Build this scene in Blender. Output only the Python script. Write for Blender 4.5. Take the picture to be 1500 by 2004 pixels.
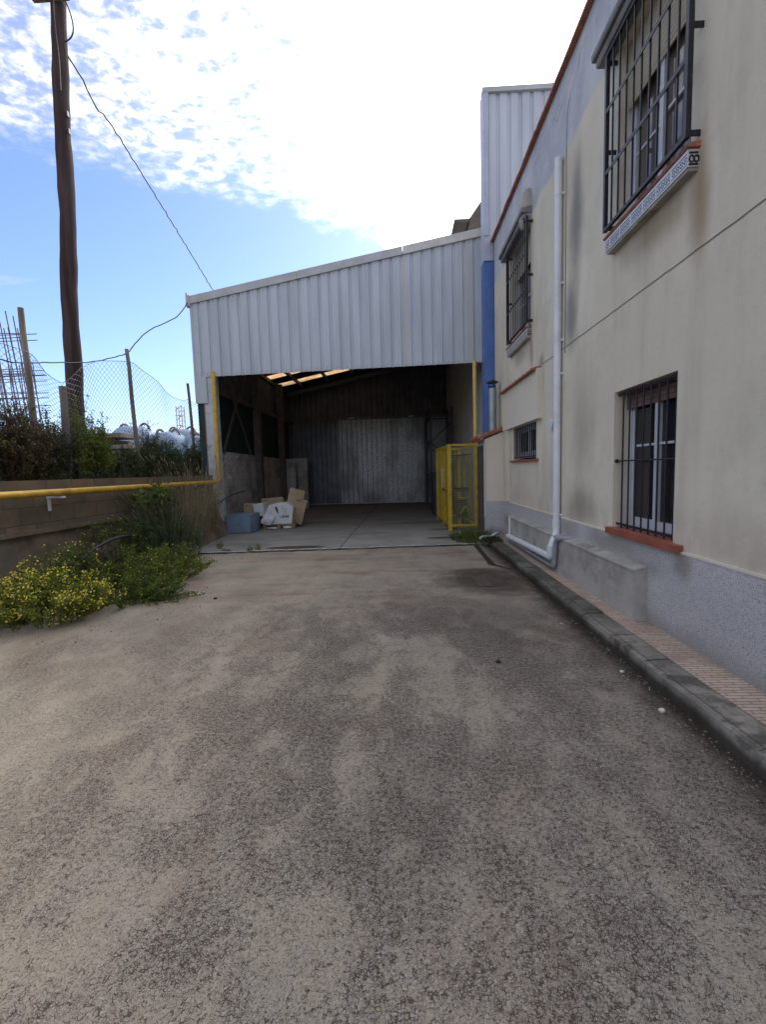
import bpy, math, random
import numpy as np
from math import sin, cos, pi, radians, sqrt, atan2
from mathutils import Vector, Matrix
for o in list(bpy.data.objects): bpy.data.objects.remove(o)
S = bpy.context.scene
COL = S.collection
random.seed(7); RN = np.random.default_rng(11)

# ------------------------------------------------------------------ camera
cd = bpy.data.cameras.new('camera'); cam = bpy.data.objects.new('camera', cd); COL.objects.link(cam)
YAW, PIT, ROL, FPX = 0.0386781, 0.0924296, 0.0289598, 880.747
Fv = Vector((-sin(YAW)*cos(PIT), cos(YAW)*cos(PIT), -sin(PIT)))
R0 = Vector((cos(YAW), sin(YAW), 0)); U0 = R0.cross(Fv)
Rv = R0*cos(ROL)-U0*sin(ROL); Uv = U0*cos(ROL)+R0*sin(ROL)
cam.matrix_world = Matrix(((Rv.x,Uv.x,-Fv.x,0),(Rv.y,Uv.y,-Fv.y,0),(Rv.z,Uv.z,-Fv.z,1.55),(0,0,0,1)))
cd.sensor_fit = 'HORIZONTAL'; cd.sensor_width = 36; cd.lens = FPX/1500*36
cd.clip_start = 0.05; cd.clip_end = 3000
S.camera = cam
S.render.resolution_x = 767; S.render.resolution_y = 1024

# ------------------------------------------------------------------ light
SUN_AZ, SUN_EL = radians(21), radians(37)      # azimuth to the right of +Y
SUN_STRENGTH, SUN_ANGLE, SKY_STRENGTH, EXPOSURE = 1.4, 12, 0.125, 1.10
sd = bpy.data.lights.new('sun', 'SUN'); sd.energy = SUN_STRENGTH; sd.angle = radians(SUN_ANGLE); sd.color = (1, .93, .84)
so = bpy.data.objects.new('sun', sd); COL.objects.link(so)
sdir = Vector((sin(SUN_AZ)*cos(SUN_EL), cos(SUN_AZ)*cos(SUN_EL), sin(SUN_EL)))
so.rotation_euler = sdir.to_track_quat('Z', 'Y').to_euler(); so.location = (3, 10, 14)
S.view_settings.view_transform = 'Standard'; S.view_settings.look = 'None'
S.view_settings.exposure = EXPOSURE; S.view_settings.gamma = 1

# ------------------------------------------------------------------ node helper
class NT:
    def __init__(s, tree): s.t = tree; s.n = tree.nodes; s.l = tree.links
    def node(s, typ, **kw):
        n = s.n.new(typ)
        for k, v in kw.items(): setattr(n, k, v)
        return n
    def put(s, sock, v):
        if isinstance(v, bpy.types.NodeSocket): s.l.new(v, sock)
        elif v is not None:
            if sock.type == 'RGBA' and not hasattr(v, '__len__'): v = (v, v, v, 1)
            if sock.type == 'RGBA' and len(v) == 3: v = tuple(v)+(1,)
            sock.default_value = v
    def math(s, op, a, b=None, c=None, clamp=False):
        n = s.node('ShaderNodeMath', operation=op, use_clamp=clamp)
        s.put(n.inputs[0], a)
        if b is not None: s.put(n.inputs[1], b)
        if c is not None: s.put(n.inputs[2], c)
        return n.outputs[0]
    def vmath(s, op, a, b=None):
        n = s.node('ShaderNodeVectorMath', operation=op); s.put(n.inputs[0], a)
        if b is not None: s.put(n.inputs[1], b)
        return n.outputs[0]
    def comb(s, x, y, z):
        n = s.node('ShaderNodeCombineXYZ'); s.put(n.inputs[0], x); s.put(n.inputs[1], y); s.put(n.inputs[2], z); return n.outputs[0]
    def sep(s, v):
        n = s.node('ShaderNodeSeparateXYZ'); s.put(n.inputs[0], v); return n.outputs
    def pos(s): return s.node('ShaderNodeTexCoord').outputs['Object']
    def mapv(s, v, scale=(1,1,1), loc=(0,0,0), rot=(0,0,0)):
        n = s.node('ShaderNodeMapping'); s.put(n.inputs['Vector'], v)
        n.inputs['Scale'].default_value = scale; n.inputs['Location'].default_value = loc; n.inputs['Rotation'].default_value = rot
        return n.outputs[0]
    def noise(s, v, scale=1, detail=4, rough=.55, dist=0):
        n = s.node('ShaderNodeTexNoise'); s.put(n.inputs['Vector'], v)
        n.inputs['Scale'].default_value = scale; n.inputs['Detail'].default_value = detail
        n.inputs['Roughness'].default_value = rough; n.inputs['Distortion'].default_value = dist
        return n.outputs['Fac']
    def vor(s, v, scale=1, feature='F1', rnd=1.0):
        n = s.node('ShaderNodeTexVoronoi', feature=feature); s.put(n.inputs['Vector'], v)
        n.inputs['Scale'].default_value = scale; n.inputs['Randomness'].default_value = rnd
        return n
    def ramp(s, f, stops, interp='LINEAR'):
        n = s.node('ShaderNodeValToRGB'); n.color_ramp.interpolation = interp; s.put(n.inputs[0], f)
        e = n.color_ramp.elements
        while len(e) < len(stops): e.new(.5)
        for q, (p, c) in zip(e, stops):
            q.position = p
            q.color = (c, c, c, 1) if not hasattr(c, '__len__') else tuple(c)+(1,) if len(c) == 3 else c
        return n.outputs[0]
    def step(s, f, a, b):
        n = s.node('ShaderNodeMapRange', interpolation_type='SMOOTHSTEP'); s.put(n.inputs[0], f)
        n.inputs[1].default_value = a; n.inputs[2].default_value = b
        if a > b:
            n.inputs[1].default_value = b; n.inputs[2].default_value = a; n.inputs[3].default_value = 1; n.inputs[4].default_value = 0
        return n.outputs[0]
    def mix(s, f, a, b, mode='MIX'):
        n = s.node('ShaderNodeMix', data_type='RGBA', blend_type=mode)
        s.put(n.inputs[0], f); s.put(n.inputs[6], a); s.put(n.inputs[7], b); return n.outputs[2]
    def bump(s, h, strength=.3, dist=.01, normal=None):
        n = s.node('ShaderNodeBump'); s.put(n.inputs['Height'], h); n.inputs['Strength'].default_value = strength
        n.inputs['Distance'].default_value = dist
        if normal is not None: s.put(n.inputs['Normal'], normal)
        return n.outputs[0]

MC = {}
def newmat(name):
    m = bpy.data.materials.new(name); m.use_nodes = True
    nt = NT(m.node_tree); b = m.node_tree.nodes['Principled BSDF']
    return m, nt, b
def fin(nt, b, col, rough=.8, nrm=None, metal=0, spec=.3):
    nt.put(b.inputs['Base Color'], col); nt.put(b.inputs['Roughness'], rough)
    if nrm is not None: nt.put(b.inputs['Normal'], nrm)
    nt.put(b.inputs['Metallic'], metal); nt.put(b.inputs['Specular IOR Level'], spec)
def worn(name, col, rough=.6, metal=0, var=.25, dirt=None, dirt_amt=.5, scale=6, bump=.15, bdist=.003, spec=.4, stretch=(1,1,1)):
    """painted or plain surface with tonal variation, dirt patches and fine bump"""
    if name in MC: return MC[name]
    m, nt, b = newmat(name); p = nt.mapv(nt.pos(), stretch)
    n1 = nt.noise(p, scale, 6); n2 = nt.noise(p, scale*9, 4)
    lo = tuple(c*(1-var) for c in col); hi = tuple(min(1, c*(1+var)) for c in col)
    c = nt.mix(nt.step(n1, .3, .7), lo, hi)
    c = nt.mix(nt.math('MULTIPLY', nt.step(n2, .45, .75), .25), c, lo)
    if dirt: c = nt.mix(nt.math('MULTIPLY', nt.step(nt.noise(p, scale*.7, 8, .7), .5, .68), dirt_amt), c, dirt)
    r = nt.math('ADD', nt.math('MULTIPLY', n2, .25), rough-.12)
    fin(nt, b, c, r, nt.bump(n2, bump, bdist), metal, spec); MC[name] = m; return m

# ------------------------------------------------------------------ sky world
w = bpy.data.worlds.new('World'); S.world = w; w.use_nodes = True
wt = NT(w.node_tree); bg = w.node_tree.nodes['Background']
sky = wt.node('ShaderNodeTexSky', sky_type='NISHITA'); sky.sun_disc = False
sky.sun_elevation = SUN_EL; sky.sun_rotation = SUN_AZ; sky.air_density = 1.0; sky.dust_density = .6; sky.ozone_density = 1.6
d = wt.node('ShaderNodeTexCoord').outputs['Generated']
dx, dy, dz = wt.sep(d)
dzc = wt.math('MAXIMUM', dz, .03)
u = wt.math('DIVIDE', dx, dzc); v = wt.math('DIVIDE', dy, dzc)
uv = wt.comb(u, v, 0)
big = wt.noise(uv, 1.3, 3)
edge = wt.math('SUBTRACT', wt.math('MULTIPLY_ADD', u, .6, 2.12), v)
edge = wt.math('ADD', edge, wt.math('MULTIPLY', wt.math('MAXIMUM', wt.math('ADD', u, .08), 0), 5))
edge = wt.math('MULTIPLY_ADD', wt.math('SUBTRACT', big, .5), .5, edge)
edge = wt.math('MULTIPLY_ADD', wt.math('SUBTRACT', wt.noise(uv, 9, 5, .6), .5), .45, edge)
cover = wt.step(edge, -.03, .3)
muv = wt.mapv(uv, (1, 1.25, 1), (0, 0, 0), (0, 0, radians(35)))
cells = wt.noise(muv, 17, 4, .55, .3)
fine = wt.noise(muv, 48, 5, .6)
tex = wt.math('MULTIPLY_ADD', fine, .28, wt.math('MULTIPLY', cells, .85))
tex = wt.math('MULTIPLY_ADD', wt.noise(uv, 3, 2), .35, tex)
dots = wt.node('ShaderNodeVectorMath', operation='DOT_PRODUCT'); wt.put(dots.inputs[0], d)
sund = (sin(SUN_AZ)*cos(SUN_EL), cos(SUN_AZ)*cos(SUN_EL), sin(SUN_EL)); dots.inputs[1].default_value = sund
sunprox = dots.outputs['Value']
thick = wt.math('MULTIPLY_ADD', wt.step(sunprox, .84, .99), .22, tex)
dens = wt.math('MULTIPLY', wt.step(thick, .595, .86), cover)
wisp = wt.math('MULTIPLY', wt.step(wt.noise(wt.mapv(uv, (.5, 1, 1)), 1.6, 7, .6), .60, .8), .5)
dens = wt.math('MAXIMUM', wt.math('MULTIPLY_ADD', cover, .26, wt.math('MULTIPLY', dens, .74)), wt.math('MULTIPLY', wisp, wt.step(dz, .02, .2)))
glow = wt.math('POWER', wt.math('MAXIMUM', sunprox, 0), 9)
cl = wt.math('MULTIPLY_ADD', glow, 11.0, 4.6)
cl = wt.math('MULTIPLY', cl, wt.math('MULTIPLY_ADD', wt.step(thick, .52, .9), .38, .66))
cc = wt.node('ShaderNodeVectorMath', operation='SCALE'); cc.inputs[0].default_value = (.98, .99, 1.02); wt.put(cc.inputs['Scale'], cl)
skyc = wt.mix(1.0, sky.outputs[0], (.68, .73, .93, 1), 'MULTIPLY')
wt.put(bg.inputs['Color'], wt.mix(dens, skyc, cc.outputs[0])); bg.inputs['Strength'].default_value = SKY_STRENGTH

# ------------------------------------------------------------------ mesh helper
class MB:
    def __init__(s): s.v = []; s.f = []; s.m = []; s.sm = []
    def add(s, vs, fs, mi=0, smooth=False):
        o = len(s.v); s.v.extend([tuple(q) for q in vs])
        for f in fs: s.f.append(tuple(i+o for i in f)); s.m.append(mi); s.sm.append(smooth)
    def box(s, x0, x1, y0, y1, z0, z1, mi=0, M=None):
        vs = [(x, y, z) for z in (z0, z1) for y in (y0, y1) for x in (x0, x1)]
        if M is not None: vs = [tuple(M @ Vector(q)) for q in vs]
        s.add(vs, [(0,2,3,1),(4,5,7,6),(0,1,5,4),(2,6,7,3),(0,4,6,2),(1,3,7,5)], mi)
    def bar(s, a, b, wx, wz, mi=0):
        a = Vector(a); b = Vector(b); d = (b-a).normalized()
        up = Vector((0,0,1)) if abs(d.z) < .9 else Vector((0,1,0))
        r = d.cross(up).normalized()*wx/2; u_ = r.cross(d).normalized()*wz/2
        vs = [a-r-u_, a+r-u_, a+r+u_, a-r+u_, b-r-u_, b+r-u_, b+r+u_, b-r+u_]
        s.add(vs, [(0,1,2,3),(7,6,5,4),(0,4,5,1),(1,5,6,2),(2,6,7,3),(3,7,4,0)], mi)
    def tube(s, pts, r, n=10, mi=0, cap=True, smooth=True):
        pts = [Vector(p) for p in pts]; N = len(pts); rr = r if hasattr(r, '__len__') else [r]*N
        vs = []; ref = None
        for i, p in enumerate(pts):
            t = (pts[min(i+1, N-1)]-pts[max(i-1, 0)])
            t = t.normalized() if t.length > 1e-9 else Vector((0,0,1))
            if ref is None: ref = t.orthogonal().normalized()
            ref = (ref-t*ref.dot(t)); ref = ref.normalized() if ref.length > 1e-6 else t.orthogonal().normalized()
            b_ = t.cross(ref)
            for k in range(n):
                a = 2*pi*k/n; vs.append(p+(ref*cos(a)+b_*sin(a))*rr[i])
        fs = [(i*n+k, i*n+(k+1) % n, (i+1)*n+(k+1) % n, (i+1)*n+k) for i in range(N-1) for k in range(n)]
        s.add(vs, fs, mi, smooth)
        if cap:
            s.add(vs[:n], [tuple(range(n))[::-1]], mi); s.add(vs[-n:], [tuple(range(n))], mi)
    def prism(s, poly, fa, fb, mi=0):
        """poly: 2-D points; fa/fb: functions mapping 2-D -> 3-D at each end"""
        n = len(poly); vs = [fa(*p) for p in poly]+[fb(*p) for p in poly]
        s.add(vs, [tuple(range(n))[::-1], tuple(range(n, 2*n))]+[(i, (i+1) % n, n+(i+1) % n, n+i) for i in range(n)], mi)
    def quad(s, a, b, c, d_, mi=0): s.add([a, b, c, d_], [(0,1,2,3)], mi)
    def build(s, name, mats, parent=None, loc=None):
        me = bpy.data.meshes.new(name)
        vs = s.v
        if loc is not None: vs = [(q[0]-loc[0], q[1]-loc[1], q[2]-loc[2]) for q in vs]
        me.from_pydata(vs, [], s.f)
        if not isinstance(mats, (list, tuple)): mats = [mats]
        for m in mats: me.materials.append(m)
        me.polygons.foreach_set('material_index', s.m); me.polygons.foreach_set('use_smooth', s.sm); me.update()
        o = bpy.data.objects.new(name, me); COL.objects.link(o)
        if loc is not None: o.location = loc
        if parent is not None: o.parent = parent
        return o
def tag(o, label=None, cat=None, group=None, kind=None):
    if label: o['label'] = label
    if cat: o['category'] = cat
    if group: o['group'] = group
    if kind: o['kind'] = kind
    return o
def thing(name, label, cat, group=None):
    o = bpy.data.objects.new(name, None); COL.objects.link(o); o.empty_display_size = .1
    return tag(o, label, cat, group)
def bez(a, b, c, n=8):
    a, b, c = Vector(a), Vector(b), Vector(c)
    return [a*(1-t)**2+b*2*t*(1-t)+c*t*t for t in [i/n for i in range(n+1)]]
def rot2(pts):  # rounded elbow helper: insert arcs at corners
    out = [Vector(pts[0])]
    for i in range(1, len(pts)-1):
        p = Vector(pts[i]); a = Vector(pts[i-1]); c = Vector(pts[i+1]); r = min(.1, (a-p).length*.45, (c-p).length*.45)
        out += bez(p+(a-p).normalized()*r, p, p+(c-p).normalized()*r, 5)
    return out+[Vector(pts[-1])]

# ------------------------------------------------------------------ materials
def ell(nt, x, y, cx, cy, rx, ry, ang=0, pert=None, a=1.0, b_=.2):
    ca, sa = cos(ang), sin(ang)
    ux = nt.math('SUBTRACT', x, cx); uy = nt.math('SUBTRACT', y, cy)
    p = nt.math('DIVIDE', nt.math('ADD', nt.math('MULTIPLY', ux, ca), nt.math('MULTIPLY', uy, sa)), rx)
    q = nt.math('DIVIDE', nt.math('SUBTRACT', nt.math('MULTIPLY', uy, ca), nt.math('MULTIPLY', ux, sa)), ry)
    r = nt.math('SQRT', nt.math('ADD', nt.math('MULTIPLY', p, p), nt.math('MULTIPLY', q, q)))
    if pert is not None: r = nt.math('ADD', r, pert)
    return nt.step(r, a, b_)

def mat_ground():
    m, nt, b = newmat('washed_concrete'); P = nt.pos(); x, y, z = nt.sep(P)
    warp = nt.noise(P, 2.0, 3)
    n_big = nt.noise(nt.mapv(P, (.55, .5, 1), (3, 1, 0), (0, 0, .5)), 1.0, 5, .6, .4)
    n_mid = nt.noise(nt.mapv(P, (1.0, .65, 1), (0, 0, 0), (0, 0, -.35)), 2.3, 6, .62, .5)
    n_f = nt.noise(P, 14, 6, .7)
    # exposed aggregate: strong near the camera, worn smooth further away
    v1 = nt.vor(P, 92, 'F1'); ve = nt.vor(P, 92, 'DISTANCE_TO_EDGE')
    v2 = nt.vor(P, 210, 'F1')
    e1 = nt.noise(nt.mapv(P, (1.0, .55, 1), (4, 2, 0), (0, 0, -.25)), 1.5, 4, .55, .9)
    e2 = nt.noise(nt.mapv(P, (1.0, .7, 1), (1, 8, 0), (0, 0, .5)), 5.5, 4, .6, .8)
    expo = nt.math('ADD', nt.math('MULTIPLY', e1, .55), nt.math('MULTIPLY', e2, .45))
    nearf = nt.step(nt.math('MULTIPLY_ADD', nt.math('SUBTRACT', n_mid, .5), 2.5, y), 7.0, 3.4)
    expo = nt.math('MULTIPLY_ADD', nearf, .05, expo)
    expo = nt.step(expo, .34, .66)
    lft = nt.step(nt.math('MULTIPLY_ADD', nt.math('SUBTRACT', n_big, .5), 2.0, x), -.6, -2.6)
    expo = nt.math('MULTIPLY_ADD', expo, .84, .10)
    expo = nt.math('MULTIPLY', expo, nt.math('MULTIPLY_ADD', nearf, .42, .48))
    expo = nt.math('MULTIPLY', expo, nt.math('MULTIPLY_ADD', lft, -.35, 1.0))
    tone = nt.step(nt.math('MULTIPLY_ADD', nt.math('SUBTRACT', n_big, .5), 2.4, x), -2.2, 1.2)
    cem = nt.mix(tone, (.475, .385, .27), (.385, .325, .25))
    cem = nt.mix(nt.math('MULTIPLY', nt.step(n_mid, .35, .7), .35), cem, (.27, .25, .225))
    cem = nt.mix(nt.math('MULTIPLY', nt.step(nt.noise(P, 1.1, 5, .6), .5, .7), .35), cem, (.31, .24, .20))
    rnd = nt.sep(v1.outputs['Color'])
    peb = nt.ramp(rnd[0], [(0, (.20, .165, .15)), (.25, (.30, .265, .24)), (.5, (.39, .36, .32)), (.68, (.31, .27, .245)), (.82, (.45, .42, .38)), (.93, (.26, .27, .29)), (1, (.55, .53, .50))])
    wv = nt.node('ShaderNodeTexNoise'); nt.put(wv.inputs['Vector'], P); wv.inputs['Scale'].default_value = 60; wv.inputs['Detail'].default_value = 2
    sc_ = nt.node('ShaderNodeVectorMath', operation='SCALE'); nt.put(sc_.inputs[0], nt.vmath('SUBTRACT', wv.outputs['Color'], (.5, .5, .5))); sc_.inputs['Scale'].default_value = .013
    PW = nt.vmath('ADD', P, sc_.outputs[0])
    ed = nt.vor(PW, 86, 'DISTANCE_TO_EDGE').outputs['Distance']; ed2 = nt.vor(PW, 165, 'DISTANCE_TO_EDGE').outputs['Distance']
    cellr = nt.sep(nt.vor(PW, 86).outputs['Color']); cellr2 = nt.sep(nt.vor(PW, 165).outputs['Color'])
    hN = nt.noise(P, 42, 3, .65); hM = nt.noise(P, 105, 3, .7)
    thr = nt.math('ADD', nt.math('MULTIPLY_ADD', expo, .215, -.075), nt.math('MULTIPLY', nt.math('SUBTRACT', hN, .5), .62))
    dlt = nt.math('SUBTRACT', thr, ed)
    pit = nt.step(dlt, -.01, .05)
    thr2 = nt.math('ADD', nt.math('MULTIPLY_ADD', expo, .13, -.02), nt.math('MULTIPLY', nt.math('SUBTRACT', hM, .5), .7))
    pit2 = nt.step(nt.math('SUBTRACT', thr2, ed2), -.02, .07)
    pebc = nt.ramp(cellr[0], [(0, (.24, .19, .165)), (.25, (.36, .31, .265)), (.5, (.46, .41, .345)), (.68, (.37, .31, .27)), (.82, (.52, .475, .41)), (.93, (.30, .30, .315)), (1, (.60, .57, .52))])
    col = nt.mix(nt.math('MULTIPLY_ADD', expo, .62, .10), cem, pebc)
    col = nt.mix(nt.math('MULTIPLY', nt.math('SUBTRACT', cellr2[0], .0), .12), col, (.16, .14, .125))
    pitc = nt.mix(cellr2[1], (.058, .038, .028), (.105, .078, .062))
    col = nt.mix(nt.math('MULTIPLY', pit2, .62), col, pitc)
    col = nt.mix(nt.math('MULTIPLY', pit, .95), col, pitc)
    gap = nt.math('SUBTRACT', 1, nt.math('MAXIMUM', pit, nt.math('MULTIPLY', pit2, .6)))
    gr = nt.step(nt.noise(P, 190, 3, .6), .48, .70)
    col = nt.mix(nt.math('MULTIPLY', gr, .28), col, (.14, .115, .10))
    # the far, trafficked part: streaks running across the yard
    far = nt.step(y, 3.4, 6.2)
    st = nt.noise(nt.mapv(P, (.35, 1.7, 1), (2, 5, 0), (0, 0, .12)), 1.7, 7, .62, .6)
    col = nt.mix(nt.math('MULTIPLY', far, nt.math('MULTIPLY', nt.step(st, .5, .68), .42)), col, (.17, .145, .125))
    col = nt.mix(nt.math('MULTIPLY', far, nt.math('MULTIPLY', nt.step(nt.noise(nt.mapv(P, (.4, 1.2, 1), (7, 2, 0)), 1.9, 6), .50, .66), .62)), col, (.24, .15, .105))
    # pale sandy deposit along the left hand side
    sand = nt.math('MULTIPLY', nt.step(nt.math('ADD', x, nt.math('MULTIPLY', nt.math('SUBTRACT', n_big, .5), 3.5)), -.7, -3.0), nt.step(nt.noise(P, 1.7, 6, .65), .68, .42))
    col = nt.mix(nt.math('MULTIPLY', sand, .42), col, (.40, .345, .27))
    rb = nt.step(nt.noise(nt.mapv(P, (1, .6, 1), (11, 3, 0), (0, 0, .3)), 1.3, 6, .65), .52, .70)
    col = nt.mix(nt.math('MULTIPLY', rb, .40), col, nt.mix(1, col, (.66, .52, .46, 1), 'MULTIPLY'))
    # damp stains around the drain; dirt and painted contact shade along the kerb foot
    pert = nt.math('MULTIPLY', nt.math('SUBTRACT', nt.noise(P, 1.6, 5, .6), .5), 1.3)
    wet = ell(nt, x, y, 1.22, 6.1, .85, 1.05, .15, pert, 1.1, .45)
    wet2 = ell(nt, x, y, .95, 4.6, 1.25, .95, 0, pert, 1.1, .1)
    wet = nt.math('MAXIMUM', wet, nt.math('MULTIPLY', wet2, .6))
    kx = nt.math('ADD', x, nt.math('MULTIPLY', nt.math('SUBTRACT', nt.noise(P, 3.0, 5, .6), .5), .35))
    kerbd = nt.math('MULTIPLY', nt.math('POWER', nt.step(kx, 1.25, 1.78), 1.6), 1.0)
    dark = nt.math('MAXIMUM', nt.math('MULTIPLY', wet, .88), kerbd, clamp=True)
    ds = nt.noise(nt.mapv(P, (1, .8, 1), (9, 4, 0)), .8, 5, .6)
    dark = nt.math('MAXIMUM', dark, nt.math('MULTIPLY', nt.step(ds, .48, .70), .26))
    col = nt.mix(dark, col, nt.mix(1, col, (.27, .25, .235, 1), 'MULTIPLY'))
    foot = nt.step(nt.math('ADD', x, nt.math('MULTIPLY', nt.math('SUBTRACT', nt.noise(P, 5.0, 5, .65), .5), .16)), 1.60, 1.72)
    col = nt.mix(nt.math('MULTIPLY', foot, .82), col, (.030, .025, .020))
    ox = nt.math('MULTIPLY_ADD', nt.math('SUBTRACT', warp, .5), .5, x)
    sw = nt.step(nt.math('ABSOLUTE', nt.math('SUBTRACT', ox, -.18)), .22, .02)
    
    rough = nt.math('SUBTRACT', .92, nt.math('MULTIPLY', wet, .38))
    pud = ell(nt, x, y, 1.15, 6.2, .5, .55, .2, nt.math('MULTIPLY', pert, .6), 1.0, .6)
    rough = nt.mix(pud, rough, .14)
    h = nt.math('MULTIPLY', gap, 1.3)
    h = nt.math('ADD', h, nt.math('MULTIPLY', nt.noise(P, 120, 4, .7), .7))
    h = nt.math('ADD', h, nt.math('MULTIPLY', nt.noise(P, 9, 5), 1.4))
    fin(nt, b, col, rough, nt.bump(h, .7, .007), 0, .35); return m

def mat_slab():
    m, nt, b = newmat('slab_concrete'); P = nt.pos(); x, y, z = nt.sep(P)
    n1 = nt.noise(P, 1.4, 6, .6); n2 = nt.noise(P, 30, 5, .65)
    c = nt.mix(nt.step(n1, .3, .7), (.23, .215, .195), (.33, .315, .285))
    c = nt.mix(nt.math('MULTIPLY', nt.step(n2, .5, .8), .3), c, (.15, .14, .13))
    c = nt.mix(nt.math('MULTIPLY', nt.step(nt.noise(nt.mapv(P, (.3, 1.6, 1)), 1.2, 6), .54, .7), .6), c, (.13, .12, .11))
    pert = nt.math('MULTIPLY', nt.math('SUBTRACT', nt.noise(P, 3, 4), .5), .35)
    for cx, cy, rx, ry in ((-2.2, 9.12, .62, .20), (1.05, 9.98, .55, .14)):
        c = nt.mix(nt.math('MULTIPLY', ell(nt, x, y, cx, cy, rx, ry, .03, pert, 1.0, .86), .95), c, (.065, .052, .030))
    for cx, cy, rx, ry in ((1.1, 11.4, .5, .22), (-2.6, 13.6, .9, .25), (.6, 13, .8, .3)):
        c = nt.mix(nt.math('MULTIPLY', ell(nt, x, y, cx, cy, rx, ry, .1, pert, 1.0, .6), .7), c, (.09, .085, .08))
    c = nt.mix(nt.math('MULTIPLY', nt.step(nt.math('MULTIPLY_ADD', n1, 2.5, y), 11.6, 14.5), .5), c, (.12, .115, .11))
    for a0, a1 in ((9.05, 20.5),):   # saw-cut joint running into the shed
        j = nt.step(nt.math('ABSOLUTE', nt.math('SUBTRACT', nt.math('MULTIPLY_ADD', nt.math('SUBTRACT', nt.noise(P, 2.5, 4), .5), .06, x), nt.math('MULTIPLY_ADD', y, .02, -1.42))), .028, .008)
        c = nt.mix(nt.math('MULTIPLY', j, .8), c, (.07, .065, .06))
    j2 = nt.step(nt.math('ABSOLUTE', nt.math('SUBTRACT', y, 10.95)), .02, .006)
    c = nt.mix(nt.math('MULTIPLY', j2, .5), c, (.09, .085, .08))
    fin(nt, b, c, .82, nt.bump(n2, .3, .004), 0, .3); return m

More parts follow.
